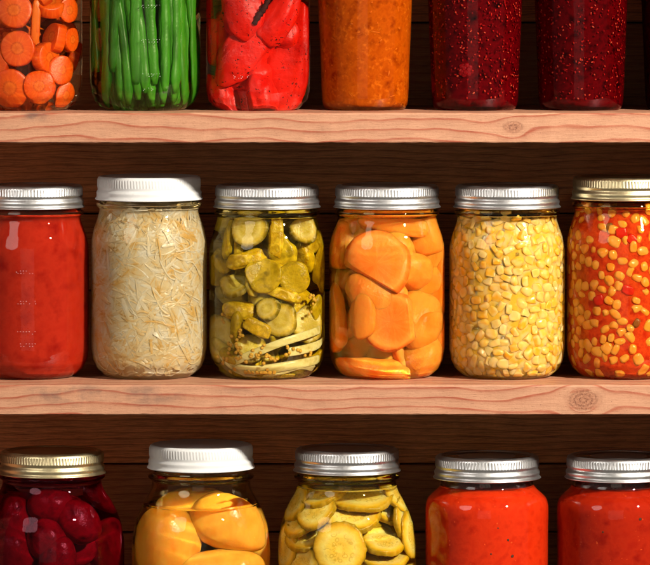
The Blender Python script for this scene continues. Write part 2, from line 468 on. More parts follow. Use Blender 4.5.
def fill_prof(j, z0, z1, inset, n=40, top_r=None):
    """profile of a body of liquid or puree filling the jar between heights"""
    pr = [(.01, z0)]
    zs = [z0 + (z1 - z0) * i / n for i in range(n + 1)]
    for z in zs:
        zz = max(z, BASE_T + .5)
        r = j.rin(zz) - inset
        if z < 12: r = min(r, j.prof[2][0] - 4 - inset + (z - BASE_T) * .9)
        pr.append((r, z))
    pr.append((pr[-1][0] - .8, z1 + .3)); pr.append((.01, z1 + .1))
    return pr

def fill(name, j, z0, z1, mat, inset=.2, label=None, cat=None, kind=None, group=None, lump=0.0, toplump=0.0, parent=None, segs=96):
    pr = fill_prof(j, z0, z1, inset)
    vs, fs = lathe(pr, segs)
    if lump or toplump:
        nv = []
        for (x, y, z) in vs:
            k = 1 - lump * (.5 + .5 * mn.noise((x * .07 + j.x, y * .07, z * .07)))
            zz = z
            if z > z1 - 2 and toplump: zz = z + toplump * mn.noise((x * .09 + j.x, y * .09, 3.3))
            nv.append((x * k, y * k, zz))
        vs = nv
    o = mesh_obj(name, vs, fs, mat, None, loc=W((j.x, j.Y, j.z)))
    tag(o, label, cat, group, kind)
    return o

# ------------------------------------------------------------------ pieces of food
def ico(sub):
    key = ('ico', sub)
    if key not in _cache:
        bm = bmesh.new(); bmesh.ops.create_icosphere(bm, subdivisions=sub, radius=1)
        bm.verts.ensure_lookup_table()
        _cache[key] = ([tuple(v.co) for v in bm.verts], [tuple(v.index for v in f.verts) for f in bm.faces]); bm.free()
    return _cache[key]

def lump_geo(rx, ry, rz, sub=4, pw=1.0, nz=.08, ns=1.3, seed=0., nz2=.0):
    vs, fs = ico(sub)
    o = []
    for (x, y, z) in vs:
        s = lambda a: math.copysign(abs(a) ** pw, a)
        k = 1 + nz * mn.noise((x * ns + seed, y * ns, z * ns)) * 1.6
        if nz2: k += nz2 * mn.noise((x * 4 + seed, y * 4, z * 4 + 7))
        o.append((s(x) * rx * k, s(y) * ry * k, s(z) * rz * k))
    return o, fs

def disc_geo(R, t, seed=0., wob=.04, rings=6, segs=48, bend=0.0, cut=None, rnd=1.6, scallop=0, warp=0.):
    prof = [(.01, t / 2)] + [(R * k / rings * .93, t / 2) for k in range(1, rings + 1)] + [(R - rnd * .3, t / 2 - rnd * .35), (R, t / 2 - rnd), (R + .2, 0), (R, -t / 2 + rnd), (R - rnd * .3, -t / 2 + rnd * .35)] + \
           [(R * k / rings * .93, -t / 2) for k in range(rings, 0, -1)] + [(.01, -t / 2)]
    vs, fs = lathe(prof, segs)
    o = []
    for (x, y, z) in vs:
        a = math.atan2(y, x)
        k = 1 + wob * 1.5 * mn.noise((math.cos(a) * 1.1 + seed, math.sin(a) * 1.1, 0))
        if scallop: k += .022 * math.cos(a * scallop)
        x *= k; y *= k
        z += warp * mn.noise((x / R * 1.2 + seed, y / R * 1.2, 2.2))
        if cut is not None and y < cut: y = cut + (y - cut) * .02
        if bend: z += bend * (x * x) / R
        o.append((x, y, z))
    return o, fs

def tube_geo(path, radii, segs=12, flat=1.0):
    path = [Vector(p) for p in path]
    n = len(path)
    vs, fs = [], []
    up = Vector((0, 1, 0))
    for i, p in enumerate(path):
        t = (path[min(i + 1, n - 1)] - path[max(i - 1, 0)]).normalized()
        a = t.cross(up)
        if a.length < .1: a = t.cross(Vector((1, 0, 0)))
        a.normalize(); b = a.cross(t).normalized()
        for k in range(segs):
            th = 2 * math.pi * k / segs
            vs.append(tuple(p + a * math.cos(th) * radii[i] + b * math.sin(th) * radii[i] * flat))
    for i in range(n - 1):
        for k in range(segs):
            k2 = (k + 1) % segs
            fs.append((i * segs + k, i * segs + k2, (i + 1) * segs + k2, (i + 1) * segs + k))
    fs.append(tuple(reversed(range(segs)))); fs.append(tuple((n - 1) * segs + k for k in range(segs)))
    return vs, fs

def bez(pts, n):
    pts = [Vector(p) for p in pts]
    o = []
    m = len(pts) - 1
    for i in range(n + 1):
        f = i / n * m
        k = min(int(f), m - 1); t = f - k
        p0, p1, p2, p3 = pts[max(k - 1, 0)], pts[k], pts[k + 1], pts[min(k + 2, m)]
        o.append(.5 * (2 * p1 + (p2 - p0) * t + (2 * p0 - 5 * p1 + 4 * p2 - p3) * t * t + (3 * p1 - p0 - 3 * p2 + p3) * t ** 3))
    return o

def clamp_jar(j, p, m=.6, soft=3.0):
    """keep a point in the working grid within the jar's inner wall"""
    z = p.z - j.z
    lo = BASE_T + 1.2
    if z < lo: z = lo + (z - lo) * .02; p.z = j.z + z
    dx, dy = p.x - j.x, p.y - j.Y
    r = math.hypot(dx, dy); R = j.rin(z) - m
    if z < 12: R = min(R, j.prof[2][0] - 4 + (z - BASE_T) * .9)
    s0 = min(.14 * R, soft)
    if r > R - s0:
        k = (R - s0 + s0 * (1 - math.exp(-(r - R + s0) / s0))) / r
        p.x = j.x + dx * k; p.y = j.Y + dy * k
    return p

def piece(name, mat, geo, pos, rot, j, label, cat, group=None, scale=1.0, m=.3, smooth=True, soft=None):
    """geo: local verts; rot: 3x3 matrix"""
    vs, fs = geo
    R = rot.to_3x3()
    pos = Vector(pos)
    Rt = R.transposed()
    if soft is None:
        soft = max(.6, min(7, .3 * scale * max(max(abs(c) for c in v) for v in vs)))
    nv = []
    for v in vs:
        w = R @ (Vector(v) * scale) + pos
        if j is not None: w = clamp_jar(j, w, m, soft)
        nv.append((Rt @ (w - pos)) / scale)
    o = mesh_obj(name, nv, fs, mat, None, smooth=smooth)
    M = Matrix.Translation(W(pos)) @ R.to_4x4() @ Matrix.Diagonal((scale, scale, scale, 1))
    o.matrix_world = M
    tag(o, label, cat, group)
    return o

def face_rot(n, spin=0.0):
    return Vector(n).to_track_quat('Z', 'Y').to_matrix() @ Matrix.Rotation(spin, 3, 'Z')

def erot(x=0, y=0, z=0):
    return Euler((math.radians(x), math.radians(y), math.radians(z))).to_matrix()

def front(j, x, y, depth=0.0):
    """a point seen at photo position x,y lying DEPTH behind the jar's inner front wall"""
    Y = j.Y - 40
    for _ in range(3):
        p = at(x, y, Y)
        z = p.z - j.z
        R = j.rin(max(z, 8)); dx = min(abs(p.x - j.x), R * .985)
        Y = j.Y - math.sqrt(max(R * R - dx * dx, 1)) + depth
    return at(x, y, Y)

def fit(geo, rot, scale, j, x, y, d=0.0, tol=1.0, dmax=60):
    """nearest place to the front glass, seen at photo position x,y, where the piece is not squashed by the wall"""
    R = rot.to_3x3()
    vs = [R @ (Vector(v) * scale) for v in geo[0][::max(1, len(geo[0]) // 160)]]
    best, bp = 1e9, 0
    dep = 0.0
    while dep < dmax:
        c = front(j, x, y, dep)
        worst = 0
        for v in vs:
            p = c + v
            if p.z - j.z < BASE_T + 1: continue
            worst = max(worst, math.hypot(p.x - j.x, p.y - j.Y) - j.rin(p.z - j.z))
        if worst < best - .15: best, bp = worst, dep
        if worst <= tol: bp = dep; break
        dep += 1.0
    return front(j, x, y, bp + d)

# ================================================================== TOP SHELF
T = Z_TOP
mk3 = lambda a: [(a, 36), (a, 70), (a, 104), (a, 22)]

# carrots ------------------------------------------------------------
jc = make_jar(27, (T, 158.5), PINT, 'clear screw-top jar packed with orange carrot slices, beside the jar of green beans', rscale=.955, rot=.3)
m_car = food('carrot_flesh', (232, 106, 16), (214, 80, 8), 7, rough=.3, sss=.25, ssss=5, bump=.12, bsize=2,
             radial=[(0, (204, 96, 22)), (.24, (222, 118, 32)), (.34, (196, 80, 10)), (.42, (226, 98, 12)), (.9, (222, 86, 8)), (1.0, (184, 60, 6))], streak=((255, 150, 50), 5, .35))
lab = lambda s: s
CG = 'carrot slices in the jar'
car = [(18, 49, 17.5, (-.1, -1, .12), 1, 'round carrot slice with a pale core facing out, mid height in the carrot jar'),
       (14, 11, 17.5, (.1, -1, .2), 2, 'big carrot slice facing out near the top of the carrot jar in view'),
       (10, 88, 19, (.1, -1, .0), 1, 'largest flat carrot slice at the bottom of the carrot jar'),
       (39, 87, 16, (.12, -1, .28), 0, 'carrot slice with a bright round core at the bottom of the carrot jar'),
       (60, 70, 14.5, (.35, -1, .15), 1, 'carrot slice leaning on the glass just above the bottom right slice of its jar'),
       (64, 95, 12.5, (.5, -1, .1), 1, 'small carrot slice lying lowest beside the right wall of the carrot jar'),
       (44, 58, 15, (.95, -.55, .1), 6, 'thick carrot slice standing on edge in the middle of the carrot jar'),
       (54, 38, 15, (-.75, -.75, .25), 8, 'carrot slice tilted sideways above the one standing on edge'),
       (67, 10, 13, (.5, -1, .0), 2, 'carrot slice by the right wall with a glint on its core'),
       (68, 40, 12, (.9, -.5, .1), 4, 'thin carrot slice seen edge-on against the right wall of its jar'),
       (48, 6, 15, (.2, -.6, .9), 9, 'carrot slice lying nearly flat near the top of the view'),
       (-2, 65, 14, (-.5, -1, .1), 3, 'carrot slice cut by the left edge of the photo')]
for i, (x, y, r, n, d, l) in enumerate(car):
    piece('carrot_slice', m_car, disc_geo(20, 13 * 20 / r * .9, i * 3.1, .06, rnd=1.5), front(jc, x, y, 6 + d), face_rot(n, i), jc, l, 'carrot slice', CG, scale=r / 20)
piece('carrot_stick', m_car, lump_geo(4.5, 5, 24, 4, .6, .05, seed=3), front(jc, 35, 22, 10), erot(0, 3, 10), jc, 'upright strip of carrot between the round slices', 'carrot strip')
rr = random.Random(3)
for i in range(46):
    a = rr.uniform(0, 2 * math.pi); R = rr.uniform(8, 40); z = rr.uniform(14, 158)
    if math.cos(a) * R > 12 and z < 110: R *= .35
    piece('carrot_slice', m_car, disc_geo(20, 16, i * 1.7, .06), (jc.x + R * math.sin(a), -R * math.cos(a), T + z), face_rot((rr.uniform(-1, 1), rr.uniform(-1, 1), rr.uniform(-.4, .9)), i), jc,
          'carrot slice packed behind or above the front slices in the carrot jar', 'carrot slice', CG, scale=rr.uniform(.65, .85))

steep(jc, 'carrot_brine', (0.97, 0.9, 0.75))
# green beans --------------------------------------------------------
jb = make_jar(145, (T, 160.5), PINT, 'clear screw-top jar filled with upright green beans, on the upper board', rscale=.955, marks=mk3(.12), rot=.0)
m_bean = food('green_bean_skin', (42, 112, 24), (72, 146, 38), 12, c3=(22, 70, 14), rough=.33, spec=.6, sss=0, ssss=3, sssr=(.4, 1, .2), bump=.08, bsize=3, stretch=(1, 1, .16), vary=.4)
rng = random.Random(5)
beans = []
for i in range(21):
    x1 = 96 + i * 4.9 + rng.uniform(-1.5, 1.5)
    beans.append((x1 + rng.uniform(-13, 5) * (1 - abs(x1 - 145) / 60), x1, rng.choice((104, 103, 101, 98, 92, 84, 72)), (0, 4.5, 1.5, 6)[i % 4] + rng.uniform(0, 1.5), rng.uniform(4.6, 6.2)))
for i, (x0, x1, yb, d, r) in enumerate(beans):
    pts = []
    n = 26
    ph, amp = rng.uniform(0, 6), rng.uniform(1, 3.2)
    for k in range(n + 1):
        t = k / n                                   # bottom to top
        y = yb - t * (yb + 58)
        s_ = max(0, min(1, y / 100))
        pts.append(front(jb, x0 + (x1 - x0) * s_ + amp * math.sin(t * 4 + ph), y, r + .6 + d))
    rad = [r * min(1, (.5 + .5 * min(1, k / 2)), (.2 + .8 * min(1, (n - k) / 4))) * (1 + .07 * math.sin(k * 1.5 + i) + .04 * math.sin(k * .6 + i * 2)) for k in range(n + 1)]
    c = pts[n // 2]
    piece('green_bean', m_bean, tube_geo([p - c for p in pts], rad, 14), c, Matrix.Identity(3), jb, 'green bean standing upright against the front glass of the bean jar', 'green bean', 'green beans in the jar')
for i in range(30):
    a = i * 2.4; R = 8 + 34 * ((i * .618) % 1)
    if math.cos(a) * R > 26: R = 24
    x, y = jb.x + R * math.sin(a), -R * math.cos(a)
    pts = [Vector((x + 5 * math.sin(k * .5 + i), y + 4 * math.cos(k * .4 + i), T + 9 + k * 11.5)) for k in range(14)]
    c = pts[7]
    piece('green_bean', m_bean, tube_geo([p - c for p in pts], [4.5] + [6.8] * 12 + [3], 10), c, Matrix.Identity(3), jb,
          'green bean packed deeper in the bean jar behind the front row', 'green bean', 'inner green beans in the jar')

steep(jb, 'bean_brine', (0.9, 0.94, 0.7))
# roasted peppers ----------------------------------------------------
jp = make_jar(258, (T, 160.5), PINT_SLIM, 'clear straight-sided jar of soft roasted red peppers, on the upper board', marks=[(-.45, 34)], rot=.1)
m_pep = food('roasted_pepper', (208, 16, 8), (224, 36, 14), 24, c3=(178, 8, 4), rough=.4, sss=.2, ssss=4, bump=.15, bsize=10, speck=(2.4, .66, (40, 8, 6)))
peps = [(284, 52, 21, 12, 50, 8, 2, 'tall smooth red pepper strip down the right side of the pepper jar', 2.1),
        (246, 50, 17, 12, 34, 34, 9, 'red pepper strip slanting across the middle of its jar', 4.4),
        (226, 42, 17, 12, 22, -6, 6, 'red pepper lobe against the left wall of the pepper jar', 6.2),
        (243, 12, 17, 10, 24, -22, 2, 'red pepper piece with a charred edge near the top of the view', 8.5),
        (277, 20, 13, 10, 32, 32, 0, 'narrow red pepper flap with an orange streak', 10.7),
        (226, 92, 19, 14, 15, 10, 5, 'rounded red pepper piece at the bottom left of its jar', 12.3),
        (262, 98, 22, 14, 12, 80, 9, 'red pepper piece lying at the bottom behind the tall strip', 15.1),
        (215, 12, 10, 10, 28, 0, 6, 'red pepper edge pressed on the left wall near the top', 17.0)]
for (x, y, rx, ry, rz, tilt, d, l, sd) in peps:
    gg = lump_geo(rx * 1.14, ry, rz * 1.1, 5, .85, .13, 1.4, sd, .025)
    piece('roasted_pepper', m_pep, gg, fit(gg, erot(0, tilt, 0), 1, jp, x, y, d, 3), erot(0, tilt, 0), jp, l, 'red pepper', 'roasted peppers in the jar')
m_char = food('charred_skin', (26, 10, 8), (60, 16, 10), 3, rough=.6, bump=.4, bsize=1.5)
pts = [front(jp, x, y, 4.6) for x, y in ((270, -6), (266, 4), (262, 11), (258, 17), (254, 25))]
vs, fs = tube_geo([p - pts[2] for p in bez(pts, 20)], [2.6 * (.5 + .5 * math.sin(k / 20 * 3.1)) + .6 * math.sin(k * 2.1) + .6 for k in range(21)], 8, .5)
piece('charred_strip', m_char, (vs, fs), pts[2], Matrix.Identity(3), jp, 'blackened strip of charred skin on a red pepper near the top of its jar', 'charred skin')
for i in range(14):
    a = i * 2.4; R = 22 * ((i * .618) % 1) + 4; z = 14 + i * 10.5
    piece('roasted_pepper', m_pep, lump_geo(18, 13, 22, 4, .85, .12, 1.4, i * 2.2), (jp.x + R * math.sin(a), R * abs(math.cos(a)) - (14 if z > 115 else 8), T + z), erot(20 * i, 47 * i, 0), jp,
          'red pepper piece packed behind the front ones in the pepper jar', 'red pepper', 'inner roasted peppers in the jar')

steep(jp, 'pepper_juice', (0.96, 0.8, 0.74))
# jams ---------------------------------------------------------------
def shreds(name, j, n, mat, rng, z0, z1, depth, size, parent):
    vs, fs = [], []
    base, bf = ico(1)
    for i in range(n):
        a = rng.uniform(-math.pi, math.pi); z = rng.uniform(z0, z1)
        dd = depth[0] + (depth[1] - depth[0]) * rng.random() ** 1.3
        R = j.rin(z) - dd
        c = Vector((R * math.sin(a), -R * math.cos(a), z))
        E = Euler((rng.uniform(0, 6.3), rng.uniform(0, 6.3), rng.uniform(0, 6.3))).to_matrix()
        sx, sy, sz = size(rng)
        off = len(vs)
        jo = Vector((j.x, j.Y, j.z))
        for v in base: vs.append(tuple(clamp_jar(j, E @ Vector((v[0] * sx, v[1] * sy, v[2] * sz)) + c + jo, .6, .5) - jo))
        fs += [tuple(off + k for k in f) for f in bf]
    o = mesh_obj(name, vs, fs, mat, parent)
    o['kind'] = 'stuff'
    return o

def jam(j, top, liq, core, core_in, label, cat, name, rough=.13):
    """a clear jelly body with a cloudy heart"""
    steep(j, *liq)
    pr = fill_prof(j, BASE_T + 1.0, top - .6, core_in)
    vs, fs = lathe(pr, 64)
    nv = []
    for (x, y, z) in vs:
        k = 1 - rough * max(0, .5 + .9 * mn.noise((x * .06 + j.x, y * .06, z * .06)))
        nv.append((x * k, y * k, z))
    b = tag(mesh_obj(name, nv, fs, core, None, loc=W((j.x, j.Y, j.z))), label, cat)
    return b

jm = make_jar(365, (T, 156.5), TAPER, 'clear tapered jar of amber orange marmalade, on the upper board', rot=.5)
liq_m = ('amber_jelly', (.97, .84, .55))
core_m = food('marmalade_pulp', (168, 78, 9), (194, 104, 18), 11, c3=(142, 58, 4), rough=.4, sss=.6, ssss=7, sssr=(1, .5, .15), bump=.0, speck=(4.5, .56, (214, 128, 34)), soft=.16, spec=0)
peel = food('orange_peel', (226, 132, 30), (220, 116, 20), 5, rough=.35, sss=.2, ssss=3)
b = jam(jm, 156, liq_m, core_m, 1.0, 'amber orange marmalade with pale peel shreds filling its tapered jar', 'marmalade', 'marmalade', .02)
shreds('peel_shred', jm, 90, peel, random.Random(11), 6, 150, (1.0, 1.6), lambda r: ((r.uniform(3, 7), r.uniform(.7, 1.2), r.uniform(.5, .8)) if r.random() < .5 else (r.uniform(.7, 2.4), r.uniform(.6, 2), r.uniform(.4, .8))), b)

liq_j = ('raspberry_jelly', (.88, .58, .58))
liq_j2 = ('dark_raspberry_jelly', (.80, .48, .50))
liq_d = ('dark_jelly', (.4, .25, .25))
core_j = food('raspberry_pulp', (58, 2, 9), (112, 5, 17), 11, c3=(22, 1, 5), rough=.35, sss=.2, ssss=4, bump=0, bsize=5, spec=0)
def seeds_mat(name, stops):
    m, nt = new_mat(name)
    c = ramp(nt, nd(nt, 'ShaderNodeNewGeometry').outputs['Random Per Island'], [(p, lin(q)) for p, q in stops])
    out(nt, nd(nt, 'ShaderNodeBsdfPrincipled', {'Base Color': c, 'Roughness': .35, 'Specular IOR Level': .15}).outputs[0])
    return m
seedm = seeds_mat('raspberry_seed', [(0, (110, 8, 16)), (.4, (170, 18, 24)), (.7, (228, 50, 40)), (.9, (255, 120, 76)), (1, (255, 165, 110))])
for x, l in ((475, 'tapered jar of raspberry jam with bright berries near its foot, beside the marmalade'),
             (581, 'tapered jar of dark seedy jam between the other raspberry jar and a nearly black jar'),
             (688, 'nearly black jar on the upper board, cut off by the right edge of the photo')):
    jj = make_jar(x, (T, 156.5), TAPER, l, rot=x * .01, marks=[(-.5, 34), (-.5, 60), (-.5, 74)] if x == 475 else (), rscale=1.0 if x < 500 else .985)
    nm = l.split(' ')
    b = jam(jj, 156, liq_j if x < 500 else liq_j2 if x < 600 else liq_d, core_j, 3.2, {475: 'dark red raspberry jam full of seeds in the jar beside the marmalade', 581: 'very dark raspberry jam full of seeds in the second jar from the marmalade',
            688: 'almost black jam in the jar at the end of the upper board'}[x], 'jam', 'raspberry_jam', .05)
    if x < 600:
        shreds('seed', jj, 1500, seedm, random.Random(x), 12, 152, (.9, 3.4), lambda r: (1.55 * r.uniform(.7, 1.1), .9, .75), b)
    if x == 475:
        mb = food('raspberry_drupelet', (150, 8, 22), (176, 18, 30), 5, rough=.3, sss=.3, ssss=4)
        for bx, by, br in ((434, 84, 8), (466, 70, 7)):
            q = front(jj, bx, by, 4.5)
            vs, fs = [], []
            b0, bf = ico(2)
            for i in range(22):
                a = i * 2.4; zz = 1 - 2 * (i + .5) / 22; r = math.sqrt(1 - zz * zz)
                off = len(vs)
                vs += [tuple(Vector((r * math.cos(a), r * math.sin(a), zz)) * br * .8 + Vector(v) * br * .36) for v in b0]
                fs += [tuple(off + k for k in f) for f in bf]
            piece('raspberry', mb, (vs, fs), q, erot(), jj, 'whole raspberry showing ' + ('against the left wall near the foot of the jam jar' if bx == 434 else 'in the middle of the jam beside the marmalade'), 'raspberry', m=.4)

# ================================================================== MIDDLE SHELF
T = Z_MID
# tomato puree -------------------------------------------------------
j1 = make_jar(31, (T, 163.5), PINT, 'screw-top jar of smooth tomato soup with a silver lid, first on the middle board', rot=.2, marks=[(-.25, 108), (-.25, 78), (-.25, 48), (-.25, 36)])
m_tom = food('tomato_puree', (176, 38, 20), (194, 54, 28), 20, c3=(158, 26, 14), rough=.35, sss=.35, ssss=6, bump=.05, bsize=9, speck=(2.4, .82, (232, 90, 36)), spec=0)
steep(j1, 'tomato_juice', (.93, .88, .85))
fill('tomato_soup', j1, BASE_T + .5, 163, m_tom, .5, 'smooth red tomato soup filling its jar to the neck', 'tomato soup', lump=.012)

# sauerkraut ---------------------------------------------------------
j2 = make_jar(149, (T, 172), [(q, z * 1.048) for q, z in PINT], 'clear screw-top jar of pale shredded sauerkraut under a white lid, on the middle board', lid='white', lid_z=177, rot=.9)
j2_shell = None
def leaf(name, c1, c2, c3, size, trans):
    m, nt = new_mat(name)
    v = coords(nt)
    n1 = noise(nt, v, 1 / size, 3); n2 = nd(nt, 'ShaderNodeNewGeometry').outputs['Random Per Island']
    col = ramp(nt, ma(nt, 'ADD', ma(nt, 'MULTIPLY', n1, .72), ma(nt, 'MULTIPLY', n2, .28)), [(.30, lin(c1)), (.46, lin(c2)), (.68, lin(c3))])
    b = nd(nt, 'ShaderNodeBump', {'Height': noise(nt, v, 1 / 2.5, 3), 'Strength': .12, 'Distance': 1.5 * P})
    d = nd(nt, 'ShaderNodeBsdfDiffuse', {'Color': col, 'Normal': b.outputs[0]})
    t = nd(nt, 'ShaderNodeBsdfTranslucent', {'Color': col})
    gl = nd(nt, 'ShaderNodeBsdfGlossy', {'Color': g(1), 'Roughness': .3, 'Normal': b.outputs[0]})
    x = nd(nt, 'ShaderNodeMixShader', {0: trans, 1: d.outputs[0], 2: t.outputs[0]})
    x = nd(nt, 'ShaderNodeMixShader', {0: .025, 1: x.outputs[0], 2: gl.outputs[0]})
    out(nt, x.outputs[0])
    return m
m_kr = leaf('cabbage_shred', (246, 204, 120), (253, 234, 188), (255, 252, 240), 15, .4)
def kraut():
    rng = random.Random(21)
    vs, fs = [], []
    for i in range(2200):
        a = rng.uniform(-math.pi, math.pi); z = rng.uniform(7, 170)
        dd = rng.choice((rng.uniform(.9, 1.7), rng.uniform(.3, 1.6)))
        L = rng.uniform(8, 34); w = rng.choice((rng.uniform(.4, .9), rng.uniform(.5, 1.3), rng.uniform(1.0, 2.2))); th = .10
        dirz = rng.gauss(0, .8); cv = rng.uniform(-.045, .045); tw = rng.gauss(0, .25); t0 = rng.gauss(0, .12)
        n = 7; off = len(vs)
        for k in range(n):
            s = (k / (n - 1) - .5) * L
            zz = z + s * math.sin(dirz) + cv * s * s
            zz = min(max(zz, 6), 170.5)
            R = j2.rin(zz) - dd - .15 * math.sin(k * 1.3 + i)
            if zz < 12: R = min(R, j2.prof[2][0] - 5 + (zz - BASE_T) * .8)
            if zz > 158: R = min(R, 47.6 - dd)
            aa = a + s * math.cos(dirz) / 55
            wv = w * (1 if 0 < k < n - 1 else .5)
            ph = t0 + tw * k / n
            er = Vector((math.sin(aa), -math.cos(aa), 0)); ez = Vector((0, 0, 1))
            et = Vector((math.cos(aa), math.sin(aa), 0)); ew = ez * math.cos(dirz) - et * math.sin(dirz)
            u = er * math.sin(ph) + ew * math.cos(ph); vv2 = er * math.cos(ph) - ew * math.sin(ph)
            c = er * R + ez * zz
            for (p, q) in ((1, .0), (0, 1), (-1, 0), (0, -1)):
                vs.append(tuple(c + u * wv * p + vv2 * th * q))
        for k in range(n - 1):
            for e in range(4):
                e2 = (e + 1) % 4
                fs.append((off + k * 4 + e, off + k * 4 + e2, off + k * 4 + 4 + e2, off + k * 4 + 4 + e))
    pr = [(min(q, 46.3) if z > 157 else q, z) for q, z in fill_prof(j2, 6, 170, 1.4)]
    v2, f2 = lathe(pr, 72)
    off = len(vs)
    for (x, y, z) in v2:
        k = 1 - .02 * max(0, mn.noise((x * .09, y * .09, z * .09)))
        vs.append((x * k, y * k, z))
    fs += [tuple(off + i for i in f) for f in f2]
    o = mesh_obj('sauerkraut', vs, fs, m_kr, None, loc=W((j2.x, 0, T)), smooth=False)
    for p in o.data.polygons[-len(f2):]: p.use_smooth = True
    tag(o, 'pale shredded sauerkraut packed tight in its white-lidded jar on the middle board', 'sauerkraut', kind='stuff')
kraut()
steep(j2, 'cloudy_brine', (0.99, 0.955, 0.85))

# bread and butter pickles ------------------------------------------
j3 = make_jar(267, (T, 160.5), PINT, 'screw-top jar of olive green pickle chunks with mustard seeds, on the middle board', rot=1.4)
SKIN, FLESH, PALE = (112, 104, 14), (204, 164, 26), (214, 204, 120)
m_pk = food('pickle_flesh', FLESH, (170, 130, 10), 9, rough=.25, sss=.8, ssss=6, sssr=(1, .9, .25), bump=.25, bsize=3,
            radial=[(0, (226, 208, 110)), (.4, (214, 188, 70)), (.6, (236, 218, 134)), (.8, (222, 192, 70)), (.93, (150, 126, 12)), (1, (92, 84, 8))], streak=((236, 216, 140), 3, .5))
m_py = food('pickle_skin', (232, 188, 16), (184, 148, 8), 10, c3=(244, 212, 62), rough=.27, sss=.7, ssss=5, sssr=(1, .9, .25), bump=.3, bsize=5)
m_po = food('olive_pickle', (172, 144, 10), (202, 170, 24), 10, c3=(138, 114, 6), rough=.25, sss=.7, ssss=5, sssr=(1, .9, .25), bump=.25, bsize=4)
m_pp = food('pale_cucumber', (212, 190, 98), (232, 214, 146), 9, c3=(180, 148, 36), rough=.25, sss=.9, ssss=6, sssr=(1, .95, .4), bump=.2, bsize=3)
PG = 'pickle chunks in the jar with mustard seeds'
def bar(x, y, L, w, t, tilt, mat, d, l, yaw=0, pitch=0, sd=0., pw=.7):
    gg = lump_geo(L / 2 * 1.14, t / 2, w / 2 * 1.14, 4, pw, .14, 1.5, sd, .035)
    piece('pickle_chunk', mat, gg, fit(gg, erot(pitch, tilt, yaw), 1, j3, x, y, d, 2), erot(pitch, tilt, yaw), j3, l, 'pickle', PG)
def dsk(x, y, r, n, d, l, t=6, mat=m_pk, spin=0., bend=0., sd=0., cut=None):
    gg = disc_geo(20, t * 20 / r, sd, .08, bend=bend, cut=cut, warp=2.5)
    piece('pickle_chunk', mat, gg, fit(gg, face_rot(n, spin), r / 20, j3, x, y, d, 1.5), face_rot(n, spin), j3, l, 'pickle', PG, scale=r / 20)
dsk(250, 229, 19, (-.35, -1, .3), 2, 'pale translucent cucumber wedge high in the pickle jar', sd=1)
bar(276, 236, 11, 36, 9, 2, m_py, 1, 'upright yellow pickle strip just under the neck', sd=2, pw=.5)
dsk(300, 230, 15, (.3, -1, .3), 5, 'pale pickle piece behind the slanting chunk', sd=33)
bar(299, 247, 52, 14, 12, -24, m_py, 0, 'long yellow pickle chunk slanting up to the right', sd=3, pw=.6)
bar(314, 266, 20, 42, 12, 6, m_py, 0, 'bright yellow-green pickle lobe at the right wall', sd=4, pw=.9)
bar(247, 259, 34, 13, 12, -14, m_py, 1, 'short yellow pickle bar above the curled ring', sd=5, pw=.65)
bar(232, 240, 10, 34, 8, 8, m_po, 6, 'narrow olive pickle piece standing by the left wall', sd=6)
bar(242, 246, 8, 36, 8, -4, m_py, 9, 'thin yellow pickle strip standing behind the bar', sd=66)
dsk(265, 276, 18, (-.2, -1, .35), 0, 'olive pickle slice curling in the middle of its jar', mat=m_po, bend=.25, sd=7)
dsk(293, 277, 16, (.2, -1, -.1), 1, 'dark olive round pickle slice beside the curling slice', mat=m_po, sd=8)
dsk(238, 286, 16, (-.3, -.6, .8), 2, 'pale pickle ring lying almost flat on the left', sd=9, bend=.2)
bar(282, 294, 34, 11, 12, 18, m_py, 0, 'yellow pickle bar lying under the dark slice', sd=10)
bar(242, 311, 34, 17, 12, 6, m_py, 0, 'rounded yellow pickle chunk at half height on the left', sd=11, pw=.85)
dsk(268, 309, 12, (-.5, -.8, .4), 2, 'small pale pickle chunk in the centre of the jar', sd=12)
dsk(227, 337, 23, (-.45, -1, .05), 1, 'large pale pickle slice flat on the lower left glass', mat=m_pk, sd=13)
dsk(280, 320, 17, (-.25, -1, .15), 0, 'pale pickle flesh chunk low in the middle', sd=14)
dsk(304, 324, 19, (.5, -1, .1), 1, 'big pale pickle chunk low on the right', sd=15)
bar(258, 328, 24, 14, 10, 26, m_py, 2, 'small yellow pickle chunk above the mustard seeds', sd=16)
bar(320, 316, 9, 44, 9, -3, m_pp, 1, 'narrow pale pickle piece along the right wall', sd=17)
dsk(252, 348, 15, (.1, -1, .5), 5, 'pickle slice lying behind the mustard seeds', sd=18)
bar(300, 356, 38, 12, 10, -6, m_py, 4, 'yellow pickle chunk behind the onion strips', sd=19)
bar(262, 371, 50, 10, 12, 2, m_po, 3, 'olive pickle chunk on the bottom of the jar', sd=20)
rng = random.Random(17)
for i in range(64):
    a = rng.uniform(0, 6.28); R = rng.uniform(0, 48); z = 12 + (i * 5.6) % 148
    yy = -R * math.cos(a)
    if yy < -34: yy = -32
    piece('pickle_chunk', rng.choice((m_pk, m_py, m_po)), lump_geo(17, 6, 13, 4, .75, .1, 1.4, i * 1.9), (j3.x + R * math.sin(a), yy, T + z), erot(rng.uniform(0, 90), rng.uniform(0, 180), rng.uniform(0, 180)), j3,
          'pickle chunk packed behind the front ones in the jar with mustard seeds', 'pickle', 'inner pickle chunks')
m_on = food('onion_strip', (216, 202, 136), (232, 220, 164), 8, c3=(196, 178, 96), rough=.25, sss=.4, ssss=4, sssr=(1, .95, .6), bump=.1, bsize=3, stretch=(.2, 1, 1))
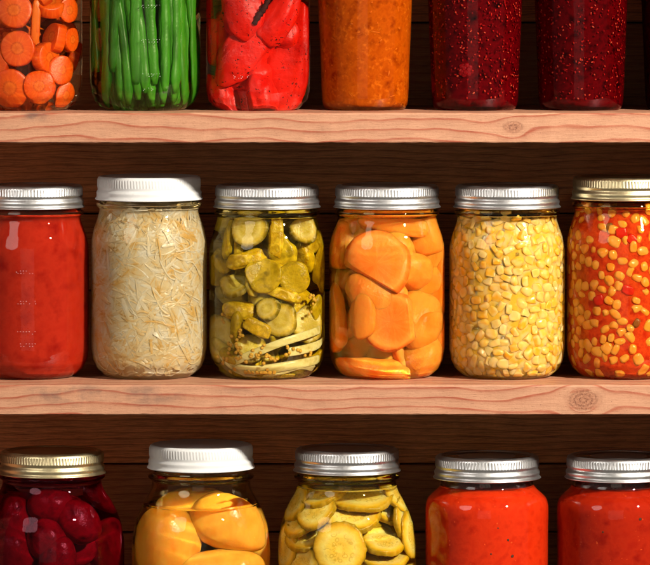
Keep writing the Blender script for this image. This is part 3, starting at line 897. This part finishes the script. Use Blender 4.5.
for i, (pp, w, l) in enumerate(((((230, 363), (252, 354), (280, 343), (305, 335), (320, 329)), 4.0, 'translucent onion strip slanting up to the right over the pickles'),
                     (((234, 366), (252, 369), (275, 367), (300, 363), (318, 358)), 4.6, 'broad onion strip lying near the bottom of the pickle jar'),
                     (((262, 377), (280, 371), (300, 366), (314, 366)), 2.6, 'thin onion strip below the broad one'),
                     (((222, 356), (232, 366), (246, 374), (256, 377)), 2.4, 'thin onion strip curving along the lower left glass'),
                     (((288, 352), (304, 349), (318, 344), (322, 338)), 4.4, 'short onion strip at the lower right of the pickle jar'))):
    pts = [front(j3, x, y, 3.2 + (i % 2)) for x, y in pp]
    P2 = bez(pts, 24); c = P2[12]
    vs, fs = tube_geo([p - c for p in P2], [w * (1 if 0 < k < 24 else .6) for k in range(25)], 12, .33)
    piece('onion_strip', m_on, (vs, fs), c, Matrix.Identity(3), j3, l, 'onion strip', 'onion strips in the pickle jar')
m_ms = food('mustard_seed', (212, 158, 48), (232, 184, 84), 3, rough=.35, vary=.6, bump=.1, bsize=1)
clusters = [(236, 347, 7, 10, 14), (241, 336, 4, 9, 8), (266, 354, 12, 5, 22), (262, 372, 12, 3, 11), (225, 362, 6, 6, 7), (309, 303, 5, 8, 8), (308, 353, 7, 4, 6), (226, 318, 3, 8, 3), (314, 370, 3, 5, 4), (248, 364, 10, 6, 5), (290, 350, 8, 5, 4)]
for (cx, cy, sx, sy, n) in clusters:
    for i in range(n):
        q = front(j3, cx + rng.gauss(0, sx * .6), cy + rng.gauss(0, sy * .6), 2.4 + rng.random() * 1.5)
        if q.z < T + 9: q.z = T + 9
        r = rng.uniform(1.7, 2.2)
        piece('mustard_seed', m_ms, lump_geo(r, r, r * .93, 2, 1, .04), q, erot(), j3, 'tiny round yellow mustard seed among the pickles on the middle board', 'mustard seed', 'mustard seeds in the pickle jar')
steep(j3, 'pickle_brine', (0.99, 0.975, 0.80))

# sweet potatoes -----------------------------------------------------
j4 = make_jar(387, (T, 163.5), PINT, 'clear screw-top jar of large orange sweet potato chunks, silver lid, on the middle board', rot=2.2)
m_sp = food('sweet_potato', (255, 156, 48), (255, 176, 80), 26, c3=(255, 140, 32), rough=.3, sss=.85, ssss=8, sssr=(1, .5, .15), bump=.25, bsize=3, spec=.2, stretch=(1, 1, .3))
m_sps = food('sweet_potato_cut', (255, 158, 56), (255, 186, 104), 12, rough=.3, sss=.85, ssss=8, sssr=(1, .5, .15), bump=.25, bsize=2.5, spec=.2,
             radial=[(0, (242, 132, 34)), (.6, (248, 146, 44)), (.85, (255, 176, 90)), (.95, (240, 126, 28)), (1, (226, 104, 18))], streak=((255, 184, 100), 6, .4))
SG = 'sweet potato chunks in the jar'
def sp(x, y, rx, ry, rz, tilt, d, l, sd, pw=.8, yaw=0, pitch=0):
    gg = lump_geo(rx * 1.1, ry, rz * 1.1, 5, pw, .12, 1.2, sd, .025)
    piece('sweet_potato_chunk', m_sp, gg, fit(gg, erot(pitch, tilt, yaw), 1, j4, x, y, d, 7 if y < 360 else 12), erot(pitch, tilt, yaw), j4, l, 'sweet potato', SG)
def spd(x, y, r, t, n, spin, d, l, sd, cut=None):
    gg = disc_geo(20, t * 20 / r, sd, .07, cut=cut, warp=1.5, rnd=2.5)
    piece('sweet_potato_chunk', m_sps, gg, fit(gg, face_rot(n, spin), r / 20, j4, x, y, d, 2.5), face_rot(n, spin), j4, l, 'sweet potato', SG, scale=r / 20)
sp(353, 245, 27, 14, 21, -12, 1, 'plump pale-topped sweet potato chunk at the upper left of its jar', 1.0, .9)
sp(424, 246, 22, 13, 24, 20, 1, 'sweet potato chunk at the upper right of its jar', 2.3)
spd(377, 266, 33, 14, (-.1, -1, .32), math.radians(-30), 0, 'half-round cut sweet potato slice lying across the upper middle', 3.1, cut=-8)
sp(431, 287, 14, 12, 32, 14, 1, 'long sweet potato chunk standing against the right wall', 4.5, .9)
sp(341, 318, 14, 13, 30, -4, 0, 'upright sweet potato chunk against the lower left wall', 5.2, .9)
sp(364, 317, 12, 12, 21, 4, 1, 'short upright sweet potato chunk with an orange face, beside the lower left one', 6.1, .92)
sp(376, 292, 26, 12, 18, 10, 9, 'sweet potato chunk set back behind the half-round slice', 13.7, .9)
spd(392, 321, 29, 11, (-.22, -1, .06), math.radians(100), 1, 'darker flat sweet potato slab in the lower middle', 7.3, cut=-13)
spd(416, 342, 30, 15, (.45, -1, .1), 1.0, 0, 'large round cut sweet potato slice at the lower right', 8.8)
sp(374, 367, 36, 16, 11, 3, 2, 'wide sweet potato chunk lying on the bottom of the jar', 9.9, .85)
sp(395, 226, 30, 12, 11, 8, 14, 'sweet potato chunk showing under the neck at the back', 11.2)
for i in range(26):
    a = i * 2.4; R = 6 + 32 * ((i * .618) % 1)
    piece('sweet_potato_chunk', m_sp, lump_geo(25, 18, 22, 4, .9, .1, 1.2, i * 2.7), (j4.x + R * 1.15 * math.sin(a), max(-20, -R * math.cos(a)), T + 16 + (i * 11.5) % 136), erot(31 * i, 47 * i, 0), j4,
          'sweet potato chunk packed behind the front ones', 'sweet potato', 'inner sweet potato chunks')
steep(j4, 'orange_syrup', (0.99, 0.92, 0.70))

# corn ---------------------------------------------------------------
def kernel_geo(r, seed, cut=True):
    vs, fs = ico(3)
    o = []
    for (x, y, z) in vs:
        s = lambda a, p: math.copysign(abs(a) ** p, a)
        X, Y_, Z_ = s(x, .75) * r * .95, s(y, .8) * r * .72, s(z, .8) * r * 1.12
        tp = 1 - .24 * (z + 1) / 2
        k = 1 + .1 * mn.noise((x * 1.4 + seed, y * 1.4, z * 1.4))
        if cut and seed % 3 > 1.2: Y_ = max(-r * .5, min(r * .5, Y_))
        if cut and seed % 5 > 2.5: Z_ = max(Z_, -r * .7)
        dent = -.25 * r * math.exp(-((x / .5) ** 2 + (y / .5) ** 2)) if z < 0 else 0
        o.append((X * tp * k, Y_ * tp * k, Z_ * k - dent))
    return o, fs

def wall_spots(j, z0, z1, dmin, rng, n_try=60000, amax=math.pi):
    pts, grid = [], {}
    for _ in range(n_try):
        a = rng.uniform(-amax, amax); z = rng.uniform(z0, z1)
        R = j.rin(z)
        p = (R * math.sin(a), -R * math.cos(a), z)
        key = tuple(int(c // dmin) for c in p)
        ok = True
        for dx in (-1, 0, 1):
            for dy in (-1, 0, 1):
                for dz in (-1, 0, 1):
                    for q in grid.get((key[0] + dx, key[1] + dy, key[2] + dz), ()):
                        if (p[0] - q[0]) ** 2 + (p[1] - q[1]) ** 2 + (p[2] - q[2]) ** 2 < dmin * dmin: ok = False; break
                    if not ok: break
                if not ok: break
            if not ok: break
        if ok:
            grid.setdefault(key, []).append(p); pts.append((a, z))
    return pts

def corn_mat(name, stops, tipc, tip=.5):
    """every kernel its own yellow, paler towards the cut end"""
    m = food(name, (255, 200, 70), (255, 214, 110), 9, rough=.2, sss=.8, ssss=6, sssr=(1, .8, .35), bump=.12, bsize=4, spec=.4)
    nt = m.node_tree
    pb = next(n for n in nt.nodes if n.type == 'BSDF_PRINCIPLED')
    src = pb.inputs['Base Color'].links[0].from_socket
    isl = nd(nt, 'ShaderNodeNewGeometry').outputs['Random Per Island']
    rv = ma(nt, 'FRACT', ma(nt, 'ADD', rnd(nt), isl))
    col = mixc(nt, .8, src, ramp(nt, rv, [(p, lin(c)) for p, c in stops]))
    z = noise(nt, coords(nt), 1 / 8, 1)
    col = mixc(nt, ma(nt, 'MULTIPLY', ramp(nt, z, [(.42, g(0)), (.66, g(1))]), tip), col, lin(tipc))
    nt.links.new(col, pb.inputs['Base Color'])
    return m

j5 = make_jar(507, (T, 162.5), PINT, 'clear screw-top jar of yellow sweetcorn kernels with a silver lid, on the middle board', rot=2.9)
m_corn = corn_mat('corn_kernel', [(0, (255, 180, 28)), (.3, (255, 192, 56)), (.55, (255, 207, 108)), (.8, (255, 222, 156)), (1, (255, 174, 18))], (255, 230, 186), .55)
rng = random.Random(31)
def kernels(j, spots, inset, n_ind, mat, name_i, lab_i, grp, lab_s, rad, rng, stuff_layers, z1, core=None, cut=True):
    spots = sorted(spots, key=lambda s: abs(s[0]))
    ind = spots[:n_ind]; rest = [(a, z, 0.) for a, z in spots[n_ind:]]
    def frame(a, z, dd):
        R = j.rin(z) - dd
        if z < 14: R = min(R, j.prof[2][0] - 7 + (z - BASE_T) * .7)
        return Vector((j.x + R * math.sin(a), j.Y - R * math.cos(a), j.z + z))
    for a, z in ind:
        r = rad(rng); dd = inset(rng, r)
        E = Euler((rng.uniform(0, 6.3), rng.uniform(0, 6.3), rng.uniform(0, 6.3))).to_matrix()
        piece(name_i, mat, kernel_geo(r, rng.random() * 90, cut), frame(a, z, dd), E, j, lab_i, 'corn kernel', grp, m=.5)
    for layer, (dmin, dpt) in enumerate(stuff_layers):
        rest += [(a, z, dpt) for a, z in wall_spots(j, 9, z1, dmin, rng, 9000)]
    vs, fs = [], []
    for a, z, dp in rest:
        r = rad(rng); c = frame(a, z, dp + inset(rng, r)) - Vector((j.x, j.Y, j.z))
        E = Euler((rng.uniform(0, 6.3), rng.uniform(0, 6.3), rng.uniform(0, 6.3))).to_matrix()
        g0, f0 = kernel_geo(r, rng.random() * 90, cut)
        off = len(vs)
        for v in g0:
            w = clamp_jar(j, E @ Vector(v) + c + Vector((j.x, j.Y, j.z)), .5) - Vector((j.x, j.Y, j.z))
            vs.append(tuple(w))
        fs += [tuple(off + k for k in f) for f in f0]
    if core:
        v2, f2 = lathe(fill_prof(j, BASE_T + 3, core[1], core[0]), 48)
        off = len(vs); vs += v2; fs += [tuple(off + k for k in f) for f in f2]
    if vs:
        o = mesh_obj('corn_mass', vs, fs, mat, None, loc=W((j.x, j.Y, j.z)))
        tag(o, lab_s, 'corn', kind='stuff')
sp5 = wall_spots(j5, 8, 161, 8.5, rng, 60000)
kernels(j5, sp5, lambda r, k: k * .72 + r.random() * 2.2, 200, m_corn, 'corn_kernel', 'plump yellow corn kernel against the glass of the sweetcorn jar', 'corn kernels in the sweetcorn jar',
        'yellow corn kernels packed deeper and at the back of the sweetcorn jar', lambda r: r.uniform(5.2, 6.8), rng, [(8.8, 5)], 159, core=(4.2, 159))
steep(j5, 'corn_liquor', (1.0, 0.96, 0.84))

# corn salsa ---------------------------------------------------------
j6 = make_jar(624.5, (T, 171), [(q, z * 1.045) for q, z in PINT], 'screw-top jar of red tomato and corn salsa under a gold lid', lid='gold', rot=3.3, lid_z=177.5)
m_sal = food('salsa_sauce', (186, 48, 18), (214, 84, 34), 9, c3=(166, 28, 11), rough=.3, sss=.4, ssss=7, bump=.3, bsize=6, speck=(2.2, .8, (70, 20, 12)), spec=0)
m_ck = corn_mat('salsa_kernel', [(0, (255, 170, 50)), (.5, (255, 188, 80)), (1, (255, 156, 40))], (255, 206, 130), .5)
b = fill('tomato_salsa', j6, BASE_T + .5, 170, m_sal, 2.3, 'red tomato salsa with embedded corn filling its gold-lidded jar', 'salsa', lump=.045)
rng = random.Random(41)
sp6 = [s for s in wall_spots(j6, 8, 168, 8.9, rng, 30000) if rng.random() < .82]
kernels(j6, sp6, lambda r, k: k * .55 + .6 + r.random() * 3.0, 150, m_ck, 'salsa_kernel', 'orange-tinted corn kernel embedded in the red salsa behind the glass', 'corn kernels in the salsa',
        'orange-tinted corn kernels at the sides and back of the salsa jar', lambda r: r.uniform(4.6, 6.9), rng, [], 158, cut=False)
m_rb = food('red_pepper_bit', (196, 28, 16), (216, 48, 26), 8, rough=.25, sss=.3, ssss=4)
m_gb = food('green_pepper_bit', (150, 92, 40), (124, 96, 44), 8, rough=.3)
for i, (x, y, m, l) in enumerate(((622, 233, m_rb, 'bright red pepper bit near the top of the salsa jar'), (632, 240, m_rb, 'second red pepper bit beside the topmost one in the salsa'), (610, 228, m_gb, 'dull green pepper bit near the top of the salsa jar'),
                     (636, 323, m_gb, 'dull green pepper bit low in the salsa jar'), (600, 300, m_rb, 'red pepper bit at half height in the salsa'), (628, 290, m_rb, 'red pepper bit above the dull green one in the salsa'))):
    piece('pepper_bit', m, lump_geo(*((6, 2.6, 5) if m is m_rb else (4.5, 2.4, 3.6)), 3, .7, .15, 1.5, i * 3.3), front(j6, x, y, 3.6), erot(0, 40 * i, 0), j6, l, 'pepper bit', m=.5)
steep(j6, 'salsa_juice', (0.97, 0.85, 0.62))

# ================================================================== BOTTOM SHELF
T = Z_BOT
# beets --------------------------------------------------------------
j7 = make_jar(52, (T, 222.5), QUART, 'large round-shouldered jar of crimson pickled beets with a gold lid, on the lowest board', lid='gold', rscale=1.045, rot=.4, lid_z=228.5, Y=-13)
m_bt = food('pickled_beet', (104, 4, 24), (140, 10, 34), 16, c3=(72, 2, 18), rough=.22, sss=.25, ssss=5, bump=.15, bsize=8, spec=.2)
BG = 'beets in the jar'
for i, (x, y, rx, rz, d, l) in enumerate(((17, 521, 15, 20, 4, 'beet high against the left glass of its jar'), (51, 508, 18, 16, 6, 'beet showing dark just below the neck of the jar'),
        (77, 523, 19, 17, 1, 'beet with a white glint in the middle of its jar'), (17, 553, 22, 18, 2, 'broad beet at the lower left of its jar'), (47, 540, 17, 15, 8, 'beet set back in the centre of its jar'),
        (57, 563, 22, 14, 0, 'flattish beet lowest in view in its jar'), (95, 499, 15, 18, 5, 'beet at the right shoulder of its jar'), (103, 550, 22, 24, 2, 'large beet against the lower right glass'))):
    gg = lump_geo(rx * 1.2, 17, rz * 1.2, 5, .96, .05, 1.1, i * 5.1)
    piece('beet', m_bt, gg, fit(gg, erot(0, 20 * i, 0), 1, j7, x, y, d * .7, 2), erot(0, 20 * i, 0), j7, l, 'beet', BG)
for i in range(22):
    a = i * 2.4; R = 16 + 38 * ((i * .618) % 1); z = 18 + (i % 11) * 17
    yy = -R * math.cos(a)
    if z > 130: yy = max(yy, -22)
    piece('beet', m_bt, lump_geo(17, 16, 16, 4, .92, .06, 1.1, i * 2.3), (j7.x + R * math.sin(a), yy, T + z), erot(31 * i, 17 * i, 0), j7, 'beet lying behind or under the front beets in the gold-lidded jar', 'beet', 'inner beets in the jar')
steep(j7, 'beet_juice', (0.76, 0.34, 0.44))

# peaches ------------------------------------------------------------
j8 = make_jar(201, (T, 196.5), QUART, 'large round-shouldered jar of golden peach halves under a white lid, on the lowest board', lid='white', rot=1.1, lid_z=234, Y=-13)
m_pc = food('peach_flesh', (255, 172, 52), (255, 190, 80), 30, c3=(255, 156, 36), rough=.25, sss=.9, ssss=9, sssr=(1, .55, .15), bump=.1, bsize=10, stretch=(1, 1, .5))
HG = 'peach halves in the jar'
for i, (x, y, rx, ry, rz, tilt, d, l) in enumerate(((166, 540, 35, 24, 32, -12, 2, 'golden peach half on the left, tucked under the surface of the syrup'), (229, 523, 40, 24, 28, 14, 0, 'golden peach half on the right, poking out of the syrup'),
        (226, 568, 42, 22, 20, 4, 3, 'golden peach half below the one that pokes out of the syrup'), (166, 590, 32, 22, 20, 0, 6, 'golden peach half cut by the lower edge of the photo'), (195, 508, 40, 20, 20, 0, 34, 'peach half at the back just under the syrup'))):
    gg = lump_geo(rx, ry, rz, 5, .95, .07, 1.2, i * 4.1 + 2, .012)
    piece('peach_half', m_pc, gg, fit(gg, erot(0, tilt, 0), 1, j8, x, y, d, 10), erot(0, tilt, 0), j8, l, 'peach', HG)
for i in range(12):
    a = i * 2.4; R = 10 + 26 * ((i * .618) % 1); z = 22 + i * 12
    yy = -R * math.cos(a)
    if z > 100: yy = max(yy, 10)
    piece('peach_half', m_pc, lump_geo(30, 22, 25, 4, .92, .07, 1.2, i * 1.3), (j8.x + R * math.sin(a), yy, T + z), erot(31 * i, 17 * i, 0), j8, 'peach half packed below or behind the front ones under the white lid', 'peach', 'inner peach halves')
steep(j8, 'peach_syrup', (0.99, 0.955, 0.80))

# dill chips ---------------------------------------------------------
j9 = make_jar(347, (T, 214.5), QUART, 'large round-shouldered jar of yellow-green pickle slices with a silver lid, on the lowest board', rot=1.9, lid_z=231, Y=-13)
m_ds = food('cucumber_slice', (250, 208, 66), (236, 186, 40), 8, seeds=(244, 222, 130), rough=.25, sss=.8, ssss=6, sssr=(1, .9, .25), bump=.25, bsize=3,
            radial=[(0, (250, 222, 116)), (.22, (244, 206, 88)), (.45, (252, 224, 120)), (.6, (255, 236, 160)), (.82, (250, 210, 80)), (.92, (216, 168, 18)), (1, (152, 124, 10))], streak=((236, 210, 110), 4, .25))
DG = 'pickle slices in the jar'
def ds(x, y, r, n, d, l, t=8, sd=0.):
    gg = disc_geo(20, (t - 1.8) * 20 / r, sd, .05, warp=1.6, scallop=18, rnd=1.1)
    piece('pickle_slice', m_ds, gg, fit(gg, face_rot(n, sd), r / 20, j9, x, y, d * .4, 1.0), face_rot(n, sd), j9, l, 'pickle slice', DG, scale=r / 20)
slices = [(340, 549, 26, (-.12, -1, .15), 2, 'round pickle slice facing straight out with its seeds showing'),
          (352, 517, 26, (-.05, -.5, .86), 26, 'wide pickle slice lying tilted above the one facing out'),
          (385, 512, 22, (.1, -.55, .85), 10, 'tilted pickle slice at the right beneath the shoulder'),
          (411, 535, 24, (.93, -.55, .05), 4, 'pickle slice standing against the right glass, seen obliquely'),
          (402, 522, 24, (.9, -.45, .1), 10, 'pickle slice behind the one standing at the right glass'),
          (318, 514, 20, (-.5, -.5, .75), 6, 'tilted pickle slice at the left below the shoulder'),
          (306, 524, 20, (-.5, -.35, .85), 8, 'pickle slice under the left tilted one'),
          (310, 538, 22, (-.2, -.42, .9), 7, 'dark-edged pickle slice lying flat at the left'),
          (289, 548, 22, (-.9, -.5, .2), 4, 'pickle slice standing against the left glass'),
          (306, 566, 20, (-.75, -.7, .3), 4, 'pickle slice leaning at the lower left of its jar'),
          (380, 543, 22, (.2, -.36, .92), 8, 'pickle slice lying flat to the right of the one facing out'),
          (382, 557, 24, (.1, -.4, .9), 6, 'pickle slice under the flat one at the right'),
          (397, 566, 20, (.3, -.4, .85), 5, 'lowest pickle slice in view at the right'),
          (360, 500, 30, (0, -.3, .95), 18, 'pickle slice lying flat at the top of the pack'),
          (325, 497, 22, (-.3, -.3, .9), 16, 'pickle slice at the top left of the pack'),
          (395, 498, 20, (.5, -.4, .8), 14, 'pickle slice at the top right under the neck'),
          (300, 504, 20, (-.85, -.4, .4), 10, 'pickle slice leaning on the left shoulder')]
for i, s in enumerate(slices):
    ds(*s[:5], s[5], t=8, sd=i * 1.7)
rng = random.Random(53)
for i in range(60):
    a = rng.uniform(0, 6.28); R = 48 * math.sqrt(rng.random()); z = 10 + i * 3.1
    yy = -R * math.cos(a)
    if z > 115 and yy < -18: yy = -yy * .6
    piece('pickle_slice', m_ds, disc_geo(20, 7, i, .05, warp=1.6, segs=36, rings=4), (j9.x + R * math.sin(a) * .8, yy, T + z), face_rot((rng.uniform(-.7, .7), rng.uniform(-.7, .3), .7), i), j9,
          'pickle slice packed below or behind the front slices', 'pickle slice', 'inner pickle slices', scale=rng.uniform(.95, 1.25))
steep(j9, 'dill_brine', (0.99, 0.975, 0.80))

# tomato sauces ------------------------------------------------------
m_ts = food('tomato_sauce', (206, 50, 15), (216, 60, 19), 12, c3=(192, 40, 11), rough=.32, sss=.25, ssss=4, bump=.1, bsize=12, speck=(2.0, .74, (250, 120, 50)), spec=0)
m_ts2 = food('herbed_tomato_sauce', (172, 34, 12), (184, 44, 16), 12, c3=(156, 25, 9), rough=.32, sss=.25, ssss=4, bump=.1, bsize=12, speck=(2.2, .73, (240, 110, 44)), spec=0)
m_rim = food('dark_red_band', (60, 12, 8), (92, 20, 12), 4, rough=.4, bump=.5, bsize=2)
m_hb = food('herb_fleck', (92, 44, 14), (70, 48, 16), 3, rough=.5)
for (x, l, ms, ls, herbs) in ((487, 'sharp-shouldered jar of bright tomato sauce, beside the large jar of pickle slices', m_ts, 'bright orange-red tomato sauce in the jar beside the pickle slices',
                            ((508, 540, 1.6), (512, 556, 2.2), (491, 554, 1.2), (498, 528, 1.0))),
                           (618.5, 'sharp-shouldered jar of deeper red, herb-flecked tomato sauce at the end of the lowest board', m_ts2, 'deeper red tomato sauce with herb flecks at the end of the lowest board',
                            ((632, 555, 5.5), (640, 519, 2.0), (622, 555, 3.0), (603, 532, 1.2)))):
    jt = make_jar(x, (T, 215.2), SHOULDERED, l, rot=x * .02, lid_z=224, Y=-13)
    fill('tomato_sauce', jt, BASE_T + .5, 214.5, ms, .4, ls, 'tomato sauce', toplump=1.2)
    pr = [(43.0, 214.2), (43.2, 218), (43.2, 224), (42.6, 224), (42.4, 218), (42.4, 214.2)]  # dark red-brown ring between the sauce and the lid
    vs, fs = lathe([(r - .5, z) for r, z in pr], 72)
    o = mesh_obj('dark_neck_band', vs, fs, m_rim, None, loc=W((jt.x, jt.Y, T)))
    tag(o, 'dark red-brown band ringing the neck of the ' + ('bright tomato sauce jar' if x < 500 else 'tomato sauce jar at the end'), 'smear')
    for i, (hx, hy, r) in enumerate(herbs):
        piece('herb_fleck', m_hb, lump_geo(r * (1.8 if r > 2.5 else .8), .8, r * .8, 2, .9, .25, 1.5, i * 2.7), front(jt, hx, hy, .3), erot(0, 25 * i, 0), jt, 'brown-green herb fleck showing in the ' + ('bright' if x < 500 else 'deeper red') + ' tomato sauce', 'herb fleck',
              'herb flecks in the ' + ('bright' if x < 500 else 'deeper red') + ' tomato sauce', m=.1)

# ================================================================== light
def lamp(name, az, el, dist, shape, size, size_y, power, col, target):
    d = bpy.data.lights.new(name, 'AREA'); d.shape = shape; d.size = size * 100
    if shape in ('RECTANGLE', 'ELLIPSE'): d.size_y = size_y * 100
    d.energy = power * 1e4; d.color = col; d.cycles.is_caustics_light = (shape == 'DISK')
    o = bpy.data.objects.new(name, d); COL.objects.link(o)
    a, e = math.radians(az), math.radians(el)
    v = Vector((math.sin(a) * math.cos(e), -math.cos(a) * math.cos(e), math.sin(e)))
    t = W(target)
    o.location = t + v * dist * 100
    o.rotation_euler = (-v).to_track_quat('-Z', 'Y').to_euler()
    return o
lamp('key_lamp', 43, 29.5, 2.3, 'DISK', .15, 0, 130, (1, .92, .81), (0, 0, -280))
lamp('added_fill_lamp', -6, 3, 4.2, 'RECTANGLE', 2.0, 1.6, 4.5, (1, .86, .70), (0, 0, -280))  # dim frontal lamp added to brighten the back planks
lamp('softbox_lamp', -42, 22, 1.7, 'ELLIPSE', .72, .85, 6.5, (1, .93, .86), (0, 0, -280))
wd = bpy.data.worlds.new('World'); S.world = wd; wd.use_nodes = True
bg = wd.node_tree.nodes['Background']; bg.inputs[0].default_value = (1, .86, .74, 1); bg.inputs[1].default_value = .13

# ================================================================== camera
cd = bpy.data.cameras.new('camera'); cam = bpy.data.objects.new('camera', cd); COL.objects.link(cam)
cam.location = (0, -D * P, (60 + ZF) * P)
cam.rotation_euler = (math.radians(90), 0, 0)
cd.sensor_width = 36; cd.sensor_fit = 'HORIZONTAL'
cd.lens = 36 * D / 650
cd.shift_y = -(60 + 565 / 2) / 650
cd.clip_start = 10; cd.clip_end = 2000
S.camera = cam

vs_ = S.view_settings
S.display_settings.display_device = 'sRGB'
vs_.view_transform = 'Standard'; vs_.look = 'None'; vs_.exposure = 0; vs_.gamma = 1
S.render.engine = 'CYCLES'
cy = S.cycles
cy.use_denoising = True; cy.use_adaptive_sampling = True; cy.adaptive_threshold = .08; cy.adaptive_min_samples = 20
cy.max_bounces = 10; cy.diffuse_bounces = 3; cy.glossy_bounces = 3; cy.transmission_bounces = 8; cy.transparent_max_bounces = 24; cy.volume_bounces = 1
cy.sample_clamp_indirect = 4.0
cy.caustics_refractive = True
for o in S.objects:
    if o.type == 'MESH' and not o.name.startswith('glass_body'):
        o.cycles.is_caustics_receiver = True
